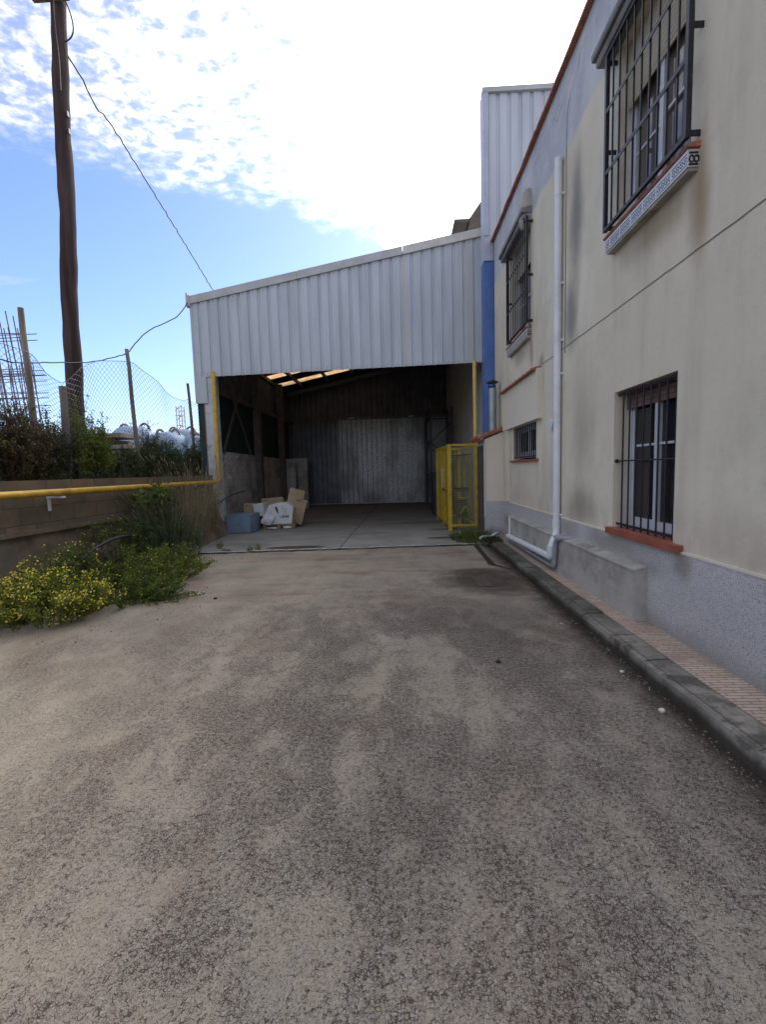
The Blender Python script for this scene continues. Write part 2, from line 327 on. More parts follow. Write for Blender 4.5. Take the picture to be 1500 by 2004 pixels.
def mat_stucco(name, c1, c2, stains=True, band=False, speck=None):
    m, nt, b = newmat(name); P = nt.pos(); x, y, z = nt.sep(P)
    n1 = nt.noise(P, .55, 4, .5); n2 = nt.noise(P, 85, 4, .75); n3 = nt.noise(P, 4, 6, .6)
    c = nt.mix(nt.step(n1, .35, .7), c1, c2)
    c = nt.mix(nt.math('MULTIPLY', nt.step(n3, .45, .75), .14), c, tuple(k*.72 for k in c1))
    c = nt.mix(nt.math('MULTIPLY', nt.step(n2, .52, .8), .12), c, tuple(k*.6 for k in c1))
    if stains:
        # damp streaks run down from the roof edge
        st = nt.noise(nt.mapv(P, (1, 3.0, .28)), 1.3, 5, .6)
        c = nt.mix(nt.math('MULTIPLY', nt.step(st, .48, .70), .26), c, (.33, .285, .22))
        c = nt.mix(nt.math('MULTIPLY', nt.step(nt.noise(nt.mapv(P, (1, 1, .8), (3, 7, 2)), 1.6, 7, .65), .5, .66), .22), c, (.36, .335, .29))
        fm = nt.noise(P, 18, 6, .7); c = nt.mix(nt.math('MULTIPLY', nt.step(fm, .52, .70), .16), c, (.33, .30, .25))
        sd = nt.math('MULTIPLY', nt.step(z, 1.35, .85), nt.step(nt.noise(nt.mapv(P, (1, 2, 1)), 2.2, 6, .65), .42, .66)); c = nt.mix(nt.math('MULTIPLY', sd, .32), c, (.32, .27, .21))
        pert = nt.math('MULTIPLY', nt.math('SUBTRACT', nt.noise(nt.mapv(P, (1, 1.4, .6)), 2.4, 5, .6), .5), .9)
        for cy, cz, ry, rz, am, cc_ in ((5.80, 4.45, .26, .95, .78, (.17, .165, .16)), (5.92, 3.38, .24, .5, .78, (.17, .165, .16)), (5.6, 1.05, .5, .35, .7, (.23, .20, .16)),
                                   (5.55, 1.95, .4, .9, .42, (.25, .21, .17)),
                                   (3.50, 3.42, .14, .5, .75, (.26, .17, .09)), (4.1, 3.52, .65, .22, .75, (.25, .18, .11)), (7.62, 3.45, .12, .35, .6, (.25, .19, .12)), (8.2, 3.5, .6, .22, .55, (.25, .20, .14)),
                                   (3.0, 1.0, .6, .25, .22, (.30, .21, .16)), (7.1, 3.12, .16, .16, .6, (.14, .135, .13)), (7.0, 2.9, .07, .35, .35, (.2, .19, .18)), (6.42, 1.85, .06, .28, .5, (.18, .17, .16)),
                                   (7.3, 1.45, .1, .4, .2, (.26, .22, .19)), (9.05, 1.6, .12, .7, .3, (.26, .21, .17))):
            c = nt.mix(nt.math('MULTIPLY', ell(nt, y, z, cy, cz, ry, rz, 0, pert, 1.25, .1), am), c, cc_)
    if band:
        zz = nt.math('ADD', z, nt.math('MULTIPLY', nt.math('SUBTRACT', nt.noise(nt.mapv(P, (1, 1.6, 1)), 1.1, 5, .55), .5), .35))
        # unpainted cement strip below the coping; it drops where the downpipe was
        lim = nt.math('SUBTRACT', 5.52, nt.math('MULTIPLY', nt.step(nt.math('ABSOLUTE', nt.math('SUBTRACT', y, 6.25)), .22, .02), .12))
        f = nt.step(nt.math('SUBTRACT', zz, lim), -.04, .06)
        up = nt.mix(nt.step(nt.noise(nt.mapv(P, (1, 1.3, .5)), 2.1, 7, .65), .35, .68), (.40, .405, .45), (.54, .54, .555))
        up = nt.mix(nt.math('MULTIPLY', nt.step(nt.noise(P, 22, 5, .7), .5, .75), .3), up, (.26, .26, .29))
        sc2 = nt.math('MULTIPLY', nt.step(nt.math('ABSOLUTE', nt.math('SUBTRACT', y, 6.21)), .085, .05), nt.math('MULTIPLY', nt.step(z, 5.3, 5.5), nt.step(z, 6.12, 6.05)))
        c = nt.mix(nt.math('MULTIPLY', sc2, .55), c, (.27, .27, .30))
        c = nt.mix(f, c, up)
    if speck:
        sv = nt.vor(P, 190); sr = nt.sep(sv.outputs['Color'])
        c = nt.mix(nt.math('MULTIPLY', nt.step(sr[0], .62, .8), .7), c, speck)
        c = nt.mix(nt.math('MULTIPLY', nt.step(sr[1], .80, .9), .6), c, (.50, .50, .52))
        # splash zone just above the paving
        zz = nt.math('ADD', z, nt.math('MULTIPLY', nt.math('SUBTRACT', n3, .5), .22))
        c = nt.mix(nt.math('MULTIPLY', nt.step(zz, .34, .12), .55), c, (.21, .185, .155))
        pert = nt.math('MULTIPLY', nt.math('SUBTRACT', nt.noise(P, 3.4, 5, .6), .5), .9)
        for cy, cz, ry, rz, am in ((4.7, .72, .9, .16, .55), (3.55, .74, .14, .14, .6), (5.9, .7, .5, .2, .45), (4.1, .62, .3, .1, .5)):
            c = nt.mix(nt.math('MULTIPLY', ell(nt, y, z, cy, cz, ry, rz, 0, pert, 1.2, .1), am), c, (.19, .165, .13))
    h = nt.math('ADD', n2, nt.math('MULTIPLY', nt.noise(P, 260, 2), .5))
    h = nt.math('ADD', h, nt.math('MULTIPLY', nt.noise(P, 7, 5, .6), 1.2))
    fin(nt, b, c, .92, nt.bump(h, .5, .005), 0, .2); return m

def mat_block(name, c1, c2, bw=.4, bh=.2, swap='YZ', mortar=(.10, .09, .075)):
    m, nt, b = newmat(name); P = nt.pos(); x, y, z = nt.sep(P)
    bp = nt.comb(y if swap == 'YZ' else x, z, 0)
    br = nt.node('ShaderNodeTexBrick'); nt.put(br.inputs['Vector'], bp); br.inputs['Scale'].default_value = 1
    br.inputs['Brick Width'].default_value = bw; br.inputs['Row Height'].default_value = bh; br.inputs['Mortar Size'].default_value = .008
    br.inputs['Mortar Smooth'].default_value = .4
    br.inputs['Color1'].default_value = c1+(1,); br.inputs['Color2'].default_value = c2+(1,); br.inputs['Mortar'].default_value = mortar+(1,)
    n2 = nt.noise(P, 45, 5, .7); n1 = nt.noise(P, 1.6, 6, .62)
    c = nt.mix(nt.math('MULTIPLY', nt.step(n1, .42, .68), .6), br.outputs['Color'], (.095, .08, .062))
    c = nt.mix(nt.math('MULTIPLY', nt.step(nt.noise(nt.mapv(P, (1, 2.5, .5), (5, 0, 0)), 1.9, 5), .55, .7), .5), c, (.22, .14, .085))
    c = nt.mix(nt.math('MULTIPLY', nt.step(n2, .5, .75), .35), c, (.09, .08, .07))
    h = nt.math('SUBTRACT', nt.math('MULTIPLY', n2, .5), br.outputs['Fac'])
    fin(nt, b, c, .93, nt.bump(h, .5, .008), 0, .2); return m

def mat_kerb():
    m, nt, b = newmat('kerb_stone'); P = nt.pos(); x, y, z = nt.sep(P)
    n1 = nt.noise(P, 2.0, 6, .62); n2 = nt.noise(P, 60, 5, .7)
    c = nt.mix(nt.step(n1, .3, .7), (.10, .092, .080), (.34, .31, .27))
    c = nt.mix(nt.math('MULTIPLY', nt.step(nt.noise(P, 6, 7, .7), .46, .60), .65), c, (.045, .042, .034))
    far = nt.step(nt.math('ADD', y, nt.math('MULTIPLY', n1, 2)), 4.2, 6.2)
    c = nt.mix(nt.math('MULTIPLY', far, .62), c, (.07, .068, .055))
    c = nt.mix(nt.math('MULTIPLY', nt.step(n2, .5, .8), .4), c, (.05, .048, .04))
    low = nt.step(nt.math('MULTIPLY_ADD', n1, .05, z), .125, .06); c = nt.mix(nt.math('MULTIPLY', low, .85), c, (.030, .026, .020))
    gv = nt.step(nt.math('ABSOLUTE', nt.math('SUBTRACT', x, 1.782)), .006, .002); c = nt.mix(nt.math('MULTIPLY', gv, .75), c, (.03, .028, .022))
    inn = nt.step(x, 1.915, 1.935); c = nt.mix(nt.math('MULTIPLY', inn, .7), c, (.035, .032, .026))
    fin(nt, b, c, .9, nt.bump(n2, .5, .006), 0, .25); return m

def mat_pavers():
    m, nt, b = newmat('ribbed_tiles'); P = nt.pos(); x, y, z = nt.sep(P)
    br = nt.node('ShaderNodeTexBrick'); nt.put(br.inputs['Vector'], nt.comb(x, y, 0)); br.inputs['Scale'].default_value = 1
    br.inputs['Brick Width'].default_value = .14; br.inputs['Row Height'].default_value = .034; br.inputs['Mortar Size'].default_value = .0035
    br.inputs['Color1'].default_value = (.47, .33, .26, 1); br.inputs['Color2'].default_value = (.56, .46, .37, 1); br.inputs['Mortar'].default_value = (.17, .135, .11, 1)
    n1 = nt.noise(P, 3, 6, .6)
    c = nt.mix(nt.math('MULTIPLY', nt.step(n1, .4, .7), .55), br.outputs['Color'], (.24, .19, .155))
    far = nt.step(y, 5.2, 7.5); c = nt.mix(nt.math('MULTIPLY', far, .5), c, (.19, .17, .145))
    fin(nt, b, c, .85, nt.bump(nt.math('MULTIPLY', br.outputs['Fac'], -1), .5, .004), 0, .3); return m

def mat_clad(name, c1, rust=True, axis='X'):
    m, nt, b = newmat(name); P = nt.pos(); x, y, z = nt.sep(P)
    n1 = nt.noise(nt.mapv(P, (2.2, 2.2, .35)), 1.2, 5, .6); n2 = nt.noise(P, 30, 4, .6)
    c = nt.mix(nt.step(n1, .3, .7), tuple(k*.88 for k in c1), tuple(min(.9, k*1.08) for k in c1))
    c = nt.mix(nt.math('MULTIPLY', nt.step(n2, .55, .8), .12), c, tuple(k*.6 for k in c1))
    if rust:
        xx = nt.math('ADD', x, nt.math('MULTIPLY', nt.math('SUBTRACT', nt.noise(P, 4, 4), .5), .05))
        for cx, wd, am in ((.24, .035, .75), (1.78, .10, .35), (1.55, .05, .22)):
            f = nt.step(nt.math('ABSOLUTE', nt.math('SUBTRACT', xx, cx)), wd, wd*.2)
            c = nt.mix(nt.math('MULTIPLY', f, am), c, (.55, .43, .30))
        bot = nt.step(nt.math('ADD', z, nt.math('MULTIPLY', n2, .12)), 4.30, 4.10)
        c = nt.mix(nt.math('MULTIPLY', bot, .22), c, (.35, .31, .26))
    # fine rust specks and dull runs
    rs = nt.noise(nt.mapv(P, (9, 9, .8), (2, 0, 5)), 1.3, 6, .65)
    c = nt.mix(nt.math('MULTIPLY', nt.step(rs, .58, .74), .30), c, (.33, .30, .28))
    rs2 = nt.noise(P, 26, 3, .6); c = nt.mix(nt.math('MULTIPLY', nt.step(rs2, .70, .76), .6), c, (.25, .16, .10))
    # individual sheets differ a little
    sh = nt.vor(nt.comb(nt.math('MULTIPLY', x, 1/1.0), 0, 0), 1.0); sr = nt.sep(sh.outputs['Color'])
    c = nt.mix(nt.math('MULTIPLY', sr[0], .10), c, (.42, .45, .52))
    fin(nt, b, c, .52, nt.bump(n2, .08, .003), 0, .45); return m

def mat_galv():
    m, nt, b = newmat('galvanised_sheet'); P = nt.pos()
    v_ = nt.vor(nt.mapv(P, (1, 1, .8)), 55); sr = nt.sep(v_.outputs['Color'])
    n1 = nt.noise(nt.mapv(P, (1, 1, .6)), .9, 6, .6)
    c = nt.mix(sr[0], (.13, .135, .145), (.42, .43, .44))
    c = nt.mix(nt.math('MULTIPLY', nt.step(n1, .42, .66), .8), c, (.11, .11, .11))
    r = nt.math('MULTIPLY_ADD', sr[1], .22, .34)
    fin(nt, b, c, r, nt.bump(nt.noise(P, 12, 5), .25, .01), .75, .5); return m

def mat_leaf(name, cols, trans=.25):
    m, nt, b = newmat(name); P = nt.pos()
    v_ = nt.vor(P, 26); sr = nt.sep(v_.outputs['Color'])
    f = nt.math('MULTIPLY_ADD', nt.noise(P, 3.5, 3), .6, nt.math('MULTIPLY', sr[0], .45))
    n = len(cols); c = nt.ramp(f, [(.2+.6*i/(n-1), cc_) for i, cc_ in enumerate(cols)])
    fin(nt, b, c, .6, None, 0, .25)
    tr = nt.node('ShaderNodeBsdfTranslucent'); nt.put(tr.inputs['Color'], nt.mix(1, c, (1.3, 1.5, .7, 1), 'MULTIPLY'))
    mx = nt.node('ShaderNodeMixShader'); mx.inputs[0].default_value = trans
    out = m.node_tree.nodes['Material Output']
    nt.l.new(b.outputs[0], mx.inputs[1]); nt.l.new(tr.outputs[0], mx.inputs[2]); nt.l.new(mx.outputs[0], out.inputs['Surface']); return m

def mat_tilepattern():
    m, nt, b = newmat('patterned_tile'); P = nt.pos(); x, y, z = nt.sep(P)
    # y along the sill, z up (0 = bottom of the tile row, .12 high); tiles .2 m long
    t = nt.math('FRACT', nt.math('DIVIDE', y, .2))
    k = nt.math('FRACT', nt.math('DIVIDE', y, .0475))
    kx = nt.math('MULTIPLY', nt.math('SUBTRACT', k, .5), .0475); kz = nt.math('SUBTRACT', z, .052)
    r = nt.math('SQRT', nt.math('ADD', nt.math('MULTIPLY', kx, kx), nt.math('MULTIPLY', kz, kz)))
    ring = nt.math('MULTIPLY', nt.step(nt.math('ABSOLUTE', nt.math('SUBTRACT', r, .017)), .007, .004), 1)
    dg = nt.step(nt.math('ABSOLUTE', nt.math('SUBTRACT', kx, kz)), .006, .003)
    dg = nt.math('MULTIPLY', dg, nt.step(nt.math('ABSOLUTE', kz), .026, .022))
    l1 = nt.step(nt.math('ABSOLUTE', nt.math('SUBTRACT', z, .087)), .007, .005)
    l2 = nt.step(nt.math('ABSOLUTE', nt.math('SUBTRACT', z, .017)), .007, .005)
    ink = nt.math('MAXIMUM', nt.math('MAXIMUM', ring, dg), nt.math('MAXIMUM', l1, l2))
    ink = nt.math('MULTIPLY', ink, nt.step(nt.math('ABSOLUTE', nt.math('SUBTRACT', t, .5)), .475, .46))
    c = nt.mix(ink, nt.mix(nt.noise(P, 8, 4), (.52, .51, .50), (.66, .65, .64)), (.035, .035, .05))
    fin(nt, b, c, .35, None, 0, .5); return m

def mat_plain(name, c, rough=.5, metal=0, spec=.4, trans=0):
    m, nt, b = newmat(name); fin(nt, b, c, rough, None, metal, spec); return m

M = {}
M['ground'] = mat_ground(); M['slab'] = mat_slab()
M['cream'] = mat_stucco('cream_render', (.61, .55, .445), (.70, .64, .53), True, True)
M['cream2'] = mat_stucco('cream_render_plain', (.64, .575, .48), (.70, .64, .545), False, False)
M['granite'] = mat_stucco('granite_render', (.47, .462, .465), (.57, .56, .56), False, False, (.16, .16, .18))
M['roughcement'] = worn('rough_cement', (.37, .35, .32), .92, 0, .18, (.17, .145, .11), .7, 3.2, .6, .01, .2)
M['kerb'] = mat_kerb(); M['pavers'] = mat_pavers()
M['clad'] = mat_clad('white_cladding', (.47, .51, .57)); M['clad2'] = mat_clad('tower_cladding', (.50, .53, .59), False)
M['trim'] = worn('cladding_trim', (.45, .455, .47), .55, 0, .10, (.36, .33, .30), .4, 3)
M['galv'] = mat_galv()
M['terracotta'] = worn('terracotta', (.36, .135, .085), .7, 0, .25, (.16, .09, .07), .5, 9, .3)
M['sillred'] = worn('sill_red', (.29, .085, .055), .5, 0, .18, (.16, .07, .05), .4, 5, .15)
M['whitepvc'] = worn('white_pvc', (.66, .69, .73), .32, 0, .05, (.42, .42, .41), .35, 4, .05)
M['greypvc'] = worn('grey_pvc', (.27, .285, .32), .4, 0, .1, (.2, .18, .16), .3, 6, .05)
M['iron'] = worn('black_iron', (.020, .020, .026), .5, .2, .3, (.06, .045, .04), .3, 12, .2)
M['frame'] = worn('white_frame', (.50, .52, .57), .4, 0, .06, (.35, .34, .33), .3, 5, .05)
def mat_glass(name, c):
    m, nt, b = newmat(name); P = nt.pos()
    fin(nt, b, nt.mix(nt.noise(P, 3, 3), tuple(k*.7 for k in c), c), .07, nt.bump(nt.noise(P, 1.8, 2), .03, .02), 0, .5); return m
M['glass'] = mat_glass('window_glass', (.020, .022, .024)); M['glassb'] = mat_glass('window_glass_brown', (.12, .10, .085))
M['blind'] = worn('beige_blind', (.42, .36, .26), .8, 0, .08, None, 0, 3, .1)
M['shutter'] = worn('brown_shutter', (.13, .075, .06), .6, 0, .2, (.1, .05, .04), .6, 8, .2)
M['hood'] = worn('grey_moulding', (.19, .185, .18), .85, 0, .25, (.10, .098, .09), .6, 5, .4)
M['tile'] = mat_tilepattern()
M['yellow'] = worn('yellow_paint', (.60, .36, .04), .5, 0, .14, (.27, .14, .04), .75, 7, .25)
M['cageyellow'] = worn('cage_yellow', (.50, .355, .025), .45, 0, .15, (.28, .13, .03), .6, 7, .15)
M['cagewire'] = worn('cage_wire', (.50, .47, .25), .5, .2, .15)
M['paleyellow'] = worn('pale_yellow', (.62, .46, .17), .5, 0, .10, (.40, .25, .08), .5, 5, .1)
M['blue'] = worn('blue_paint', (.085, .165, .42), .55, 0, .12, (.12, .17, .33), .6, 4, .1)
M['bluegrey'] = worn('blue_grey_paint', (.19, .27, .37), .42, 0, .06, (.12, .15, .19), .4, 4, .05)
M['whitepaint'] = worn('white_column_paint', (.50, .545, .58), .6, 0, .12, (.27, .15, .10), .7, 3.5, .3)
M['block'] = mat_block('old_blocks', (.225, .165, .11), (.16, .125, .09), .47, .235); M['blockin'] = mat_block('shed_blocks', (.52, .50, .50), (.46, .45, .445), .4, .2, 'YZ', (.34, .33, .32))
M['footing'] = worn('old_footing', (.205, .155, .115), .95, 0, .28, (.10, .085, .065), .7, 2.5, .6, .012)
M['woodpole'] = worn('pole_wood', (.062, .040, .040), .85, 0, .42, (.035, .022, .024), .75, 5, .7, .01, .25, (2.5, 2.5, .12))
M['greypost'] = worn('weathered_post', (.24, .205, .17), .85, 0, .3, (.10, .085, .07), .6, 5, .5, .008, .2, (2, 2, .3))
M['wire'] = worn('fence_wire', (.10, .105, .125), .5, .6, .15, (.15, .10, .08), .3, 10)
M['cable'] = mat_plain('cable', (.045, .042, .045), .6)
M['tarp'] = worn('green_tarp', (.016, .040, .036), .7, 0, .2, None, 0, 3)
M['darksheet'] = worn('dark_sheet', (.115, .118, .125), .55, .2, .2, (.06, .06, .06), .4, 2, .1)
M['brownsteel'] = worn('brown_steel', (.12, .10, .09), .6, .1, .2, (.08, .06, .05), .5, 5)
M['carton'] = worn('cardboard', (.36, .265, .175), .85, 0, .12, (.22, .16, .11), .3, 3, .1)
M['cartonw'] = worn('white_carton', (.60, .61, .62), .7, 0, .06, (.42, .38, .33), .45, 5, .1)
M['plastic'] = worn('plastic_film', (.58, .60, .62), .25, 0, .1, (.35, .33, .32), .4, 7, .5)
M['palletwood'] = worn('pallet_wood', (.25, .185, .12), .85, 0, .22, (.10, .08, .06), .5, 6, .4, .004, .2, (1, 6, 6))
M['ink'] = mat_plain('printed_ink', (.02, .02, .025), .7)
M['rackblack'] = worn('rack_paint', (.03, .032, .05), .5, .1, .3, (.08, .05, .04), .3, 6)
M['darkbrick'] = mat_block('dark_brick', (.105, .075, .065), (.075, .06, .055), .24, .07)
M['flue'] = worn('flue_metal', (.30, .335, .36), .42, .5, .12, (.2, .17, .15), .3, 4)
M['bluesheet'] = worn('blue_dark_sheet', (.13, .14, .165), .42, .5, .2, (.08, .08, .09), .4, 2, .1)
def mat_skylight():
    m, nt, b = newmat('translucent_sheet'); P = nt.pos()
    c = nt.mix(nt.step(nt.noise(nt.mapv(P, (1, 6, 1)), 3, 5), .35, .7), (.50, .28, .12), (.82, .60, .36))
    tr = nt.node('ShaderNodeBsdfTranslucent'); nt.put(tr.inputs['Color'], c)
    out = m.node_tree.nodes['Material Output']; nt.l.new(tr.outputs[0], out.inputs['Surface']); return m
M['skylight'] = mat_skylight()
M['leaf_d'] = mat_leaf('leaf_dark', [(.032, .042, .022), (.065, .078, .038), (.11, .115, .06)])
M['leaf_g'] = mat_leaf('leaf_green', [(.05, .08, .02), (.105, .15, .034), (.17, .20, .05)])
M['leaf_y'] = mat_leaf('leaf_yellowish', [(.065, .09, .02), (.14, .17, .035), (.23, .24, .055)])
M['leaf_r'] = mat_leaf('leaf_russet', [(.05, .035, .02), (.09, .055, .035), (.10, .09, .04)])
M['leaf_f'] = mat_leaf('leaf_fennel', [(.03, .055, .034), (.065, .105, .06), (.11, .15, .07)])
M['dry'] = mat_leaf('dry_grass', [(.16, .13, .08), (.28, .23, .15), (.38, .32, .22)], .15)
M['flower'] = mat_leaf('yellow_flower', [(.55, .42, .03), (.75, .62, .07), (.85, .76, .16)], .2)
M['stem'] = worn('stem', (.075, .06, .035), .85, 0, .3)
M['dirt'] = worn('yard_soil', (.17, .14, .105), .95, 0, .25, (.08, .075, .05), .5, 1.2, .6, .03)

def lump(name, label, cat, c, r, mat, seed=0, sub=10, amp=.25):
    rr = np.random.default_rng(seed); g = MB(); n1, n2 = sub*2, sub; vs = []
    ph = rr.random(6)*6
    for i in range(n2+1):
        th = pi*i/n2
        for k in range(n1):
            a = 2*pi*k/n1
            f_ = 1+amp*(.5*sin(3*a+ph[0]+2*th)+.35*sin(5*th+ph[1]+a)+.3*sin(7*a+ph[2])*sin(4*th+ph[3]))*sin(th)
            sx = lambda q: math.copysign(abs(q)**.7, q)
            vs.append((c[0]+r[0]*sx(sin(th)*cos(a))*f_, c[1]+r[1]*sx(sin(th)*sin(a))*f_, c[2]+r[2]*sx(cos(th))*f_))
    fs = [(i*n1+k, (i+1)*n1+k, (i+1)*n1+(k+1) % n1, i*n1+(k+1) % n1) for i in range(n2) for k in range(n1)]
    g.add(vs, fs, 0, True); return tag(g.build(name, mat), label, cat)
# ------------------------------------------------------------------ GROUND
g = MB(); g.box(-5.6, 1.735, -14, 60, -.4, 0)
tag(g.build('yard_floor', M['ground']), kind='structure')
g = MB(); g.add([(-900, -900, -.42), (900, -900, -.42), (900, 900, -.42), (-900, 900, -.42)], [(0,1,2,3)])
tag(g.build('ground', M['dirt']), kind='structure')
def front_y(x): return 8.664+(x+4.212)*(9.036-8.664)/(1.589+4.212)
# shed slab with a slightly ragged front edge
g = MB(); n = 90; top = []; jag = RN.normal(0, .012, n+1)
xs = np.linspace(-5.5, 2.16, n+1)
vs = []
for i in range(n+1):
    yy = front_y(xs[i])+jag[i]
    vs += [(xs[i], yy+.013, .017), (xs[i], yy, -.05), (xs[i], 20.75, .022)]
fs = []
for i in range(n): fs += [(3*i, 3*(i+1), 3*(i+1)+2, 3*i+2), (3*i+1, 3*(i+1)+1, 3*(i+1), 3*i)]
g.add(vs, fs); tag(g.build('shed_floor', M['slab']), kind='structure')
# joint: dark dirt line and a crumbled whitish mortar line in front of the slab
g = MB(); g2 = MB()
j1 = RN.normal(0, .018, n+1)
for i in range(n):
    if xs[i] < -4.5 or xs[i] > 1.5: continue
    a, b_ = front_y(xs[i])+jag[i]-.012, front_y(xs[i+1])+jag[i+1]-.012
    g.quad((xs[i], a-.045+j1[i], .004), (xs[i+1], b_-.045+j1[i+1], .004), (xs[i+1], b_+.01, .004), (xs[i], a+.01, .004))
    if RN.random() < .8:
        g2.quad((xs[i], a-.012, .03), (xs[i+1], b_-.012, .03), (xs[i+1], b_+.05+.02*RN.random(), .030), (xs[i], a+.05, .030))
tag(g.build('joint_dirt', mat_plain('joint_dirt', (.035, .03, .024), .95)), kind='structure')
tag(g2.build('joint_mortar', worn('joint_mortar', (.58, .56, .51), .9, 0, .3, (.14, .12, .1), .7, 9)), kind='structure')
# open channel crack beside the kerb
g = MB()
pts = [(1.50, 9.0, .05), (1.47, 8.2, .045), (1.45, 7.4, .05), (1.44, 7.13, .06), (1.55, 6.93, .03), (1.66, 6.78, .022), (1.735, 6.66, .02)]
for (x0, y0, w0), (x1, y1, w1) in zip(pts[:-1], pts[1:]):
    g.quad((x0-w0, y0, .004), (x0+w0, y0, .004), (x1+w1, y1, .004), (x1-w1, y1, .004))
tag(g.build('floor_crack', mat_plain('crack_dirt', (.030, .026, .02), .95)), kind='structure')
# kerb of separate stones as one setting object
g = MB(); y = -2.5
for k in range(24):
    L = .50 if k % 3 else .56
    y1 = y+L-.014; j = random.uniform(-.009, .009); jz = random.uniform(-.007, .007)
    prof = [(1.735, -.02), (1.735, .095), (1.752, .116), (1.775, .122), (1.932, .128), (1.932, -.02)]
    g.prism(prof, lambda a, c: (a+j, y, c+jz), lambda a, c: (a+j, y1, c+jz))
    y += L
    if y > 8.9: break
g.box(1.738, 1.93, -2.5, 8.8, -.02, .108)
tag(g.build('kerb', M['kerb']), kind='structure')
g = MB(); g.box(1.93, 2.25, -2.5, 10.6, -.05, .130)
tag(g.build('pavement', M['pavers']), kind='structure')

# ------------------------------------------------------------------ OFFICE BUILDING (right)
XF = 2.2
office = thing('office_building', 'two storey cream rendered office block with terracotta roof edge on the right', 'building')
holes = [(3.69, 4.73, .86, 2.262), (3.62, 4.72, 3.72, 5.46), (7.66, 8.80, 3.72, 5.46), (7.35, 8.80, 1.665, 2.262)]
ys = sorted({-3.0, 10.42} | {h[0] for h in holes} | {h[1] for h in holes})
zs = sorted({.0, 6.45} | {h[2] for h in holes} | {h[3] for h in holes})
g = MB()
for i in range(len(ys)-1):
    for k in range(len(zs)-1):
        cy, cz = (ys[i]+ys[i+1])/2, (zs[k]+zs[k+1])/2
        if any(h[0] < cy < h[1] and h[2] < cz < h[3] for h in holes): continue
        g.quad((XF, ys[i+1], zs[k]), (XF, ys[i], zs[k]), (XF, ys[i], zs[k+1]), (XF, ys[i+1], zs[k+1]))
for y0, y1, z0, z1 in holes:
    X2 = XF+.30
    g.quad((XF, y0, z0), (X2, y0, z0), (X2, y0, z1), (XF, y0, z1)); g.quad((XF, y1, z1), (X2, y1, z1), (X2, y1, z0), (XF, y1, z0))
    g.quad((XF, y0, z1), (X2, y0, z1), (X2, y1, z1), (XF, y1, z1)); g.quad((XF, y1, z0), (X2, y1, z0), (X2, y0, z0), (XF, y0, z0))
g.quad((XF, -3, 0), (11, -3, 0), (11, -3, 6.45), (XF, -3, 6.45)); g.quad((11, -3, 0), (11, 10.42, 0), (11, 10.42, 6.45), (11, -3, 6.45))
g.quad((XF, 10.42, 0), (XF, 10.42, 6.45), (11, 10.42, 6.45), (11, 10.42, 0)); g.quad((XF, -3, 6.45), (11, -3, 6.45), (11, 10.42, 6.45), (XF, 10.42, 6.45))
# light-tight back box behind the openings
g.quad((XF+.32, -2.9, 0), (XF+.32, -2.9, 6.4), (XF+.32, 10.3, 6.4), (XF+.32, 10.3, 0))
g.build('wall', M['cream'], office)
# granite-chip base, split by the lower window
g = MB()
g.box(XF-.010, XF+.02, -3, 9.62, .10, .828)
g.build('wall_base', M['granite'], office)
g = MB(); g.box(XF-.016, XF+.01, -3, 3.66, .830, .850); g.box(XF-.016, XF+.01, 4.76, 9.62, .830, .850)
g.build('base_ledge', M['cream2'], office)
# hairline crack / day joint across the facade
CR0 = mat_plain('hairline', (.16, .13, .105), .95)
g = MB(); yy = -3.0; zz = 3.07
while yy < 10.2:
    y2 = yy+random.uniform(.05, .14); z2 = 3.074+random.uniform(-.003, .003)
    if not (7.05 < yy < 9.42):
        g.quad((XF-.003, y2, z2-.006), (XF-.003, yy, zz-.006), (XF-.003, yy, zz+.004), (XF-.003, y2, z2+.004))
    if yy < 7.05 <= y2: g.build('wall_joint', CR0, office); g = MB()
    yy, zz = y2, z2
g.build('wall_joint', CR0, office); g = MB()
for (ya, za), (yb, zb) in zip([(6.12, 5.45), (6.1, 5.9), (6.0, 6.05), (5.78, 6.14), (5.72, 6.25), (5.3, 6.38)][:-1], [(6.1, 5.9), (6.0, 6.05), (5.78, 6.14), (5.72, 6.25), (5.3, 6.38)]):
    g.quad((XF-.003, ya+.006, za), (XF-.003, ya-.006, za), (XF-.003, yb-.005, zb), (XF-.003, yb+.005, zb))
g.build('wall_crack', CR0, office); g = MB()
g.quad((XF-.0035, 6.13, 3.0), (XF-.0035, 6.105, 3.0), (XF-.0035, 6.115, 5.5), (XF-.0035, 6.13, 5.5))
g.build('pipe_joint', CR0, office)
for k in range(7):
    g = MB(); ya = random.uniform(6.4, 9.5); za = random.uniform(5.7, 6.2)
    for q in range(4):
        yb = ya-random.uniform(.04, .12); zb = za+random.uniform(-.03, .06)
        g.quad((XF-.003, ya, za-.004), (XF-.003, yb, zb-.004), (XF-.003, yb, zb+.003), (XF-.003, ya, za+.003)); ya, za = yb, zb
    g.build('wall_crack', CR0, office)
CR = mat_plain('crack_shadow', (.13, .10, .08), .95)
# terracotta coping tiles
g = MB(); y = -3.0
while y < 10.45:
    L = .33; dz_ = random.uniform(-.008, .008)
    g.box(XF-.07+random.uniform(-.006, .006), XF+.4, y, min(y+L-.006, 10.46), 6.452+dz_, 6.488+dz_)
    g.box(XF-.045, XF+.4, y+.002, min(y+L-.004, 10.46), 6.492, 6.52)
    y += L
g.build('roof_coping', M['terracotta'], office)

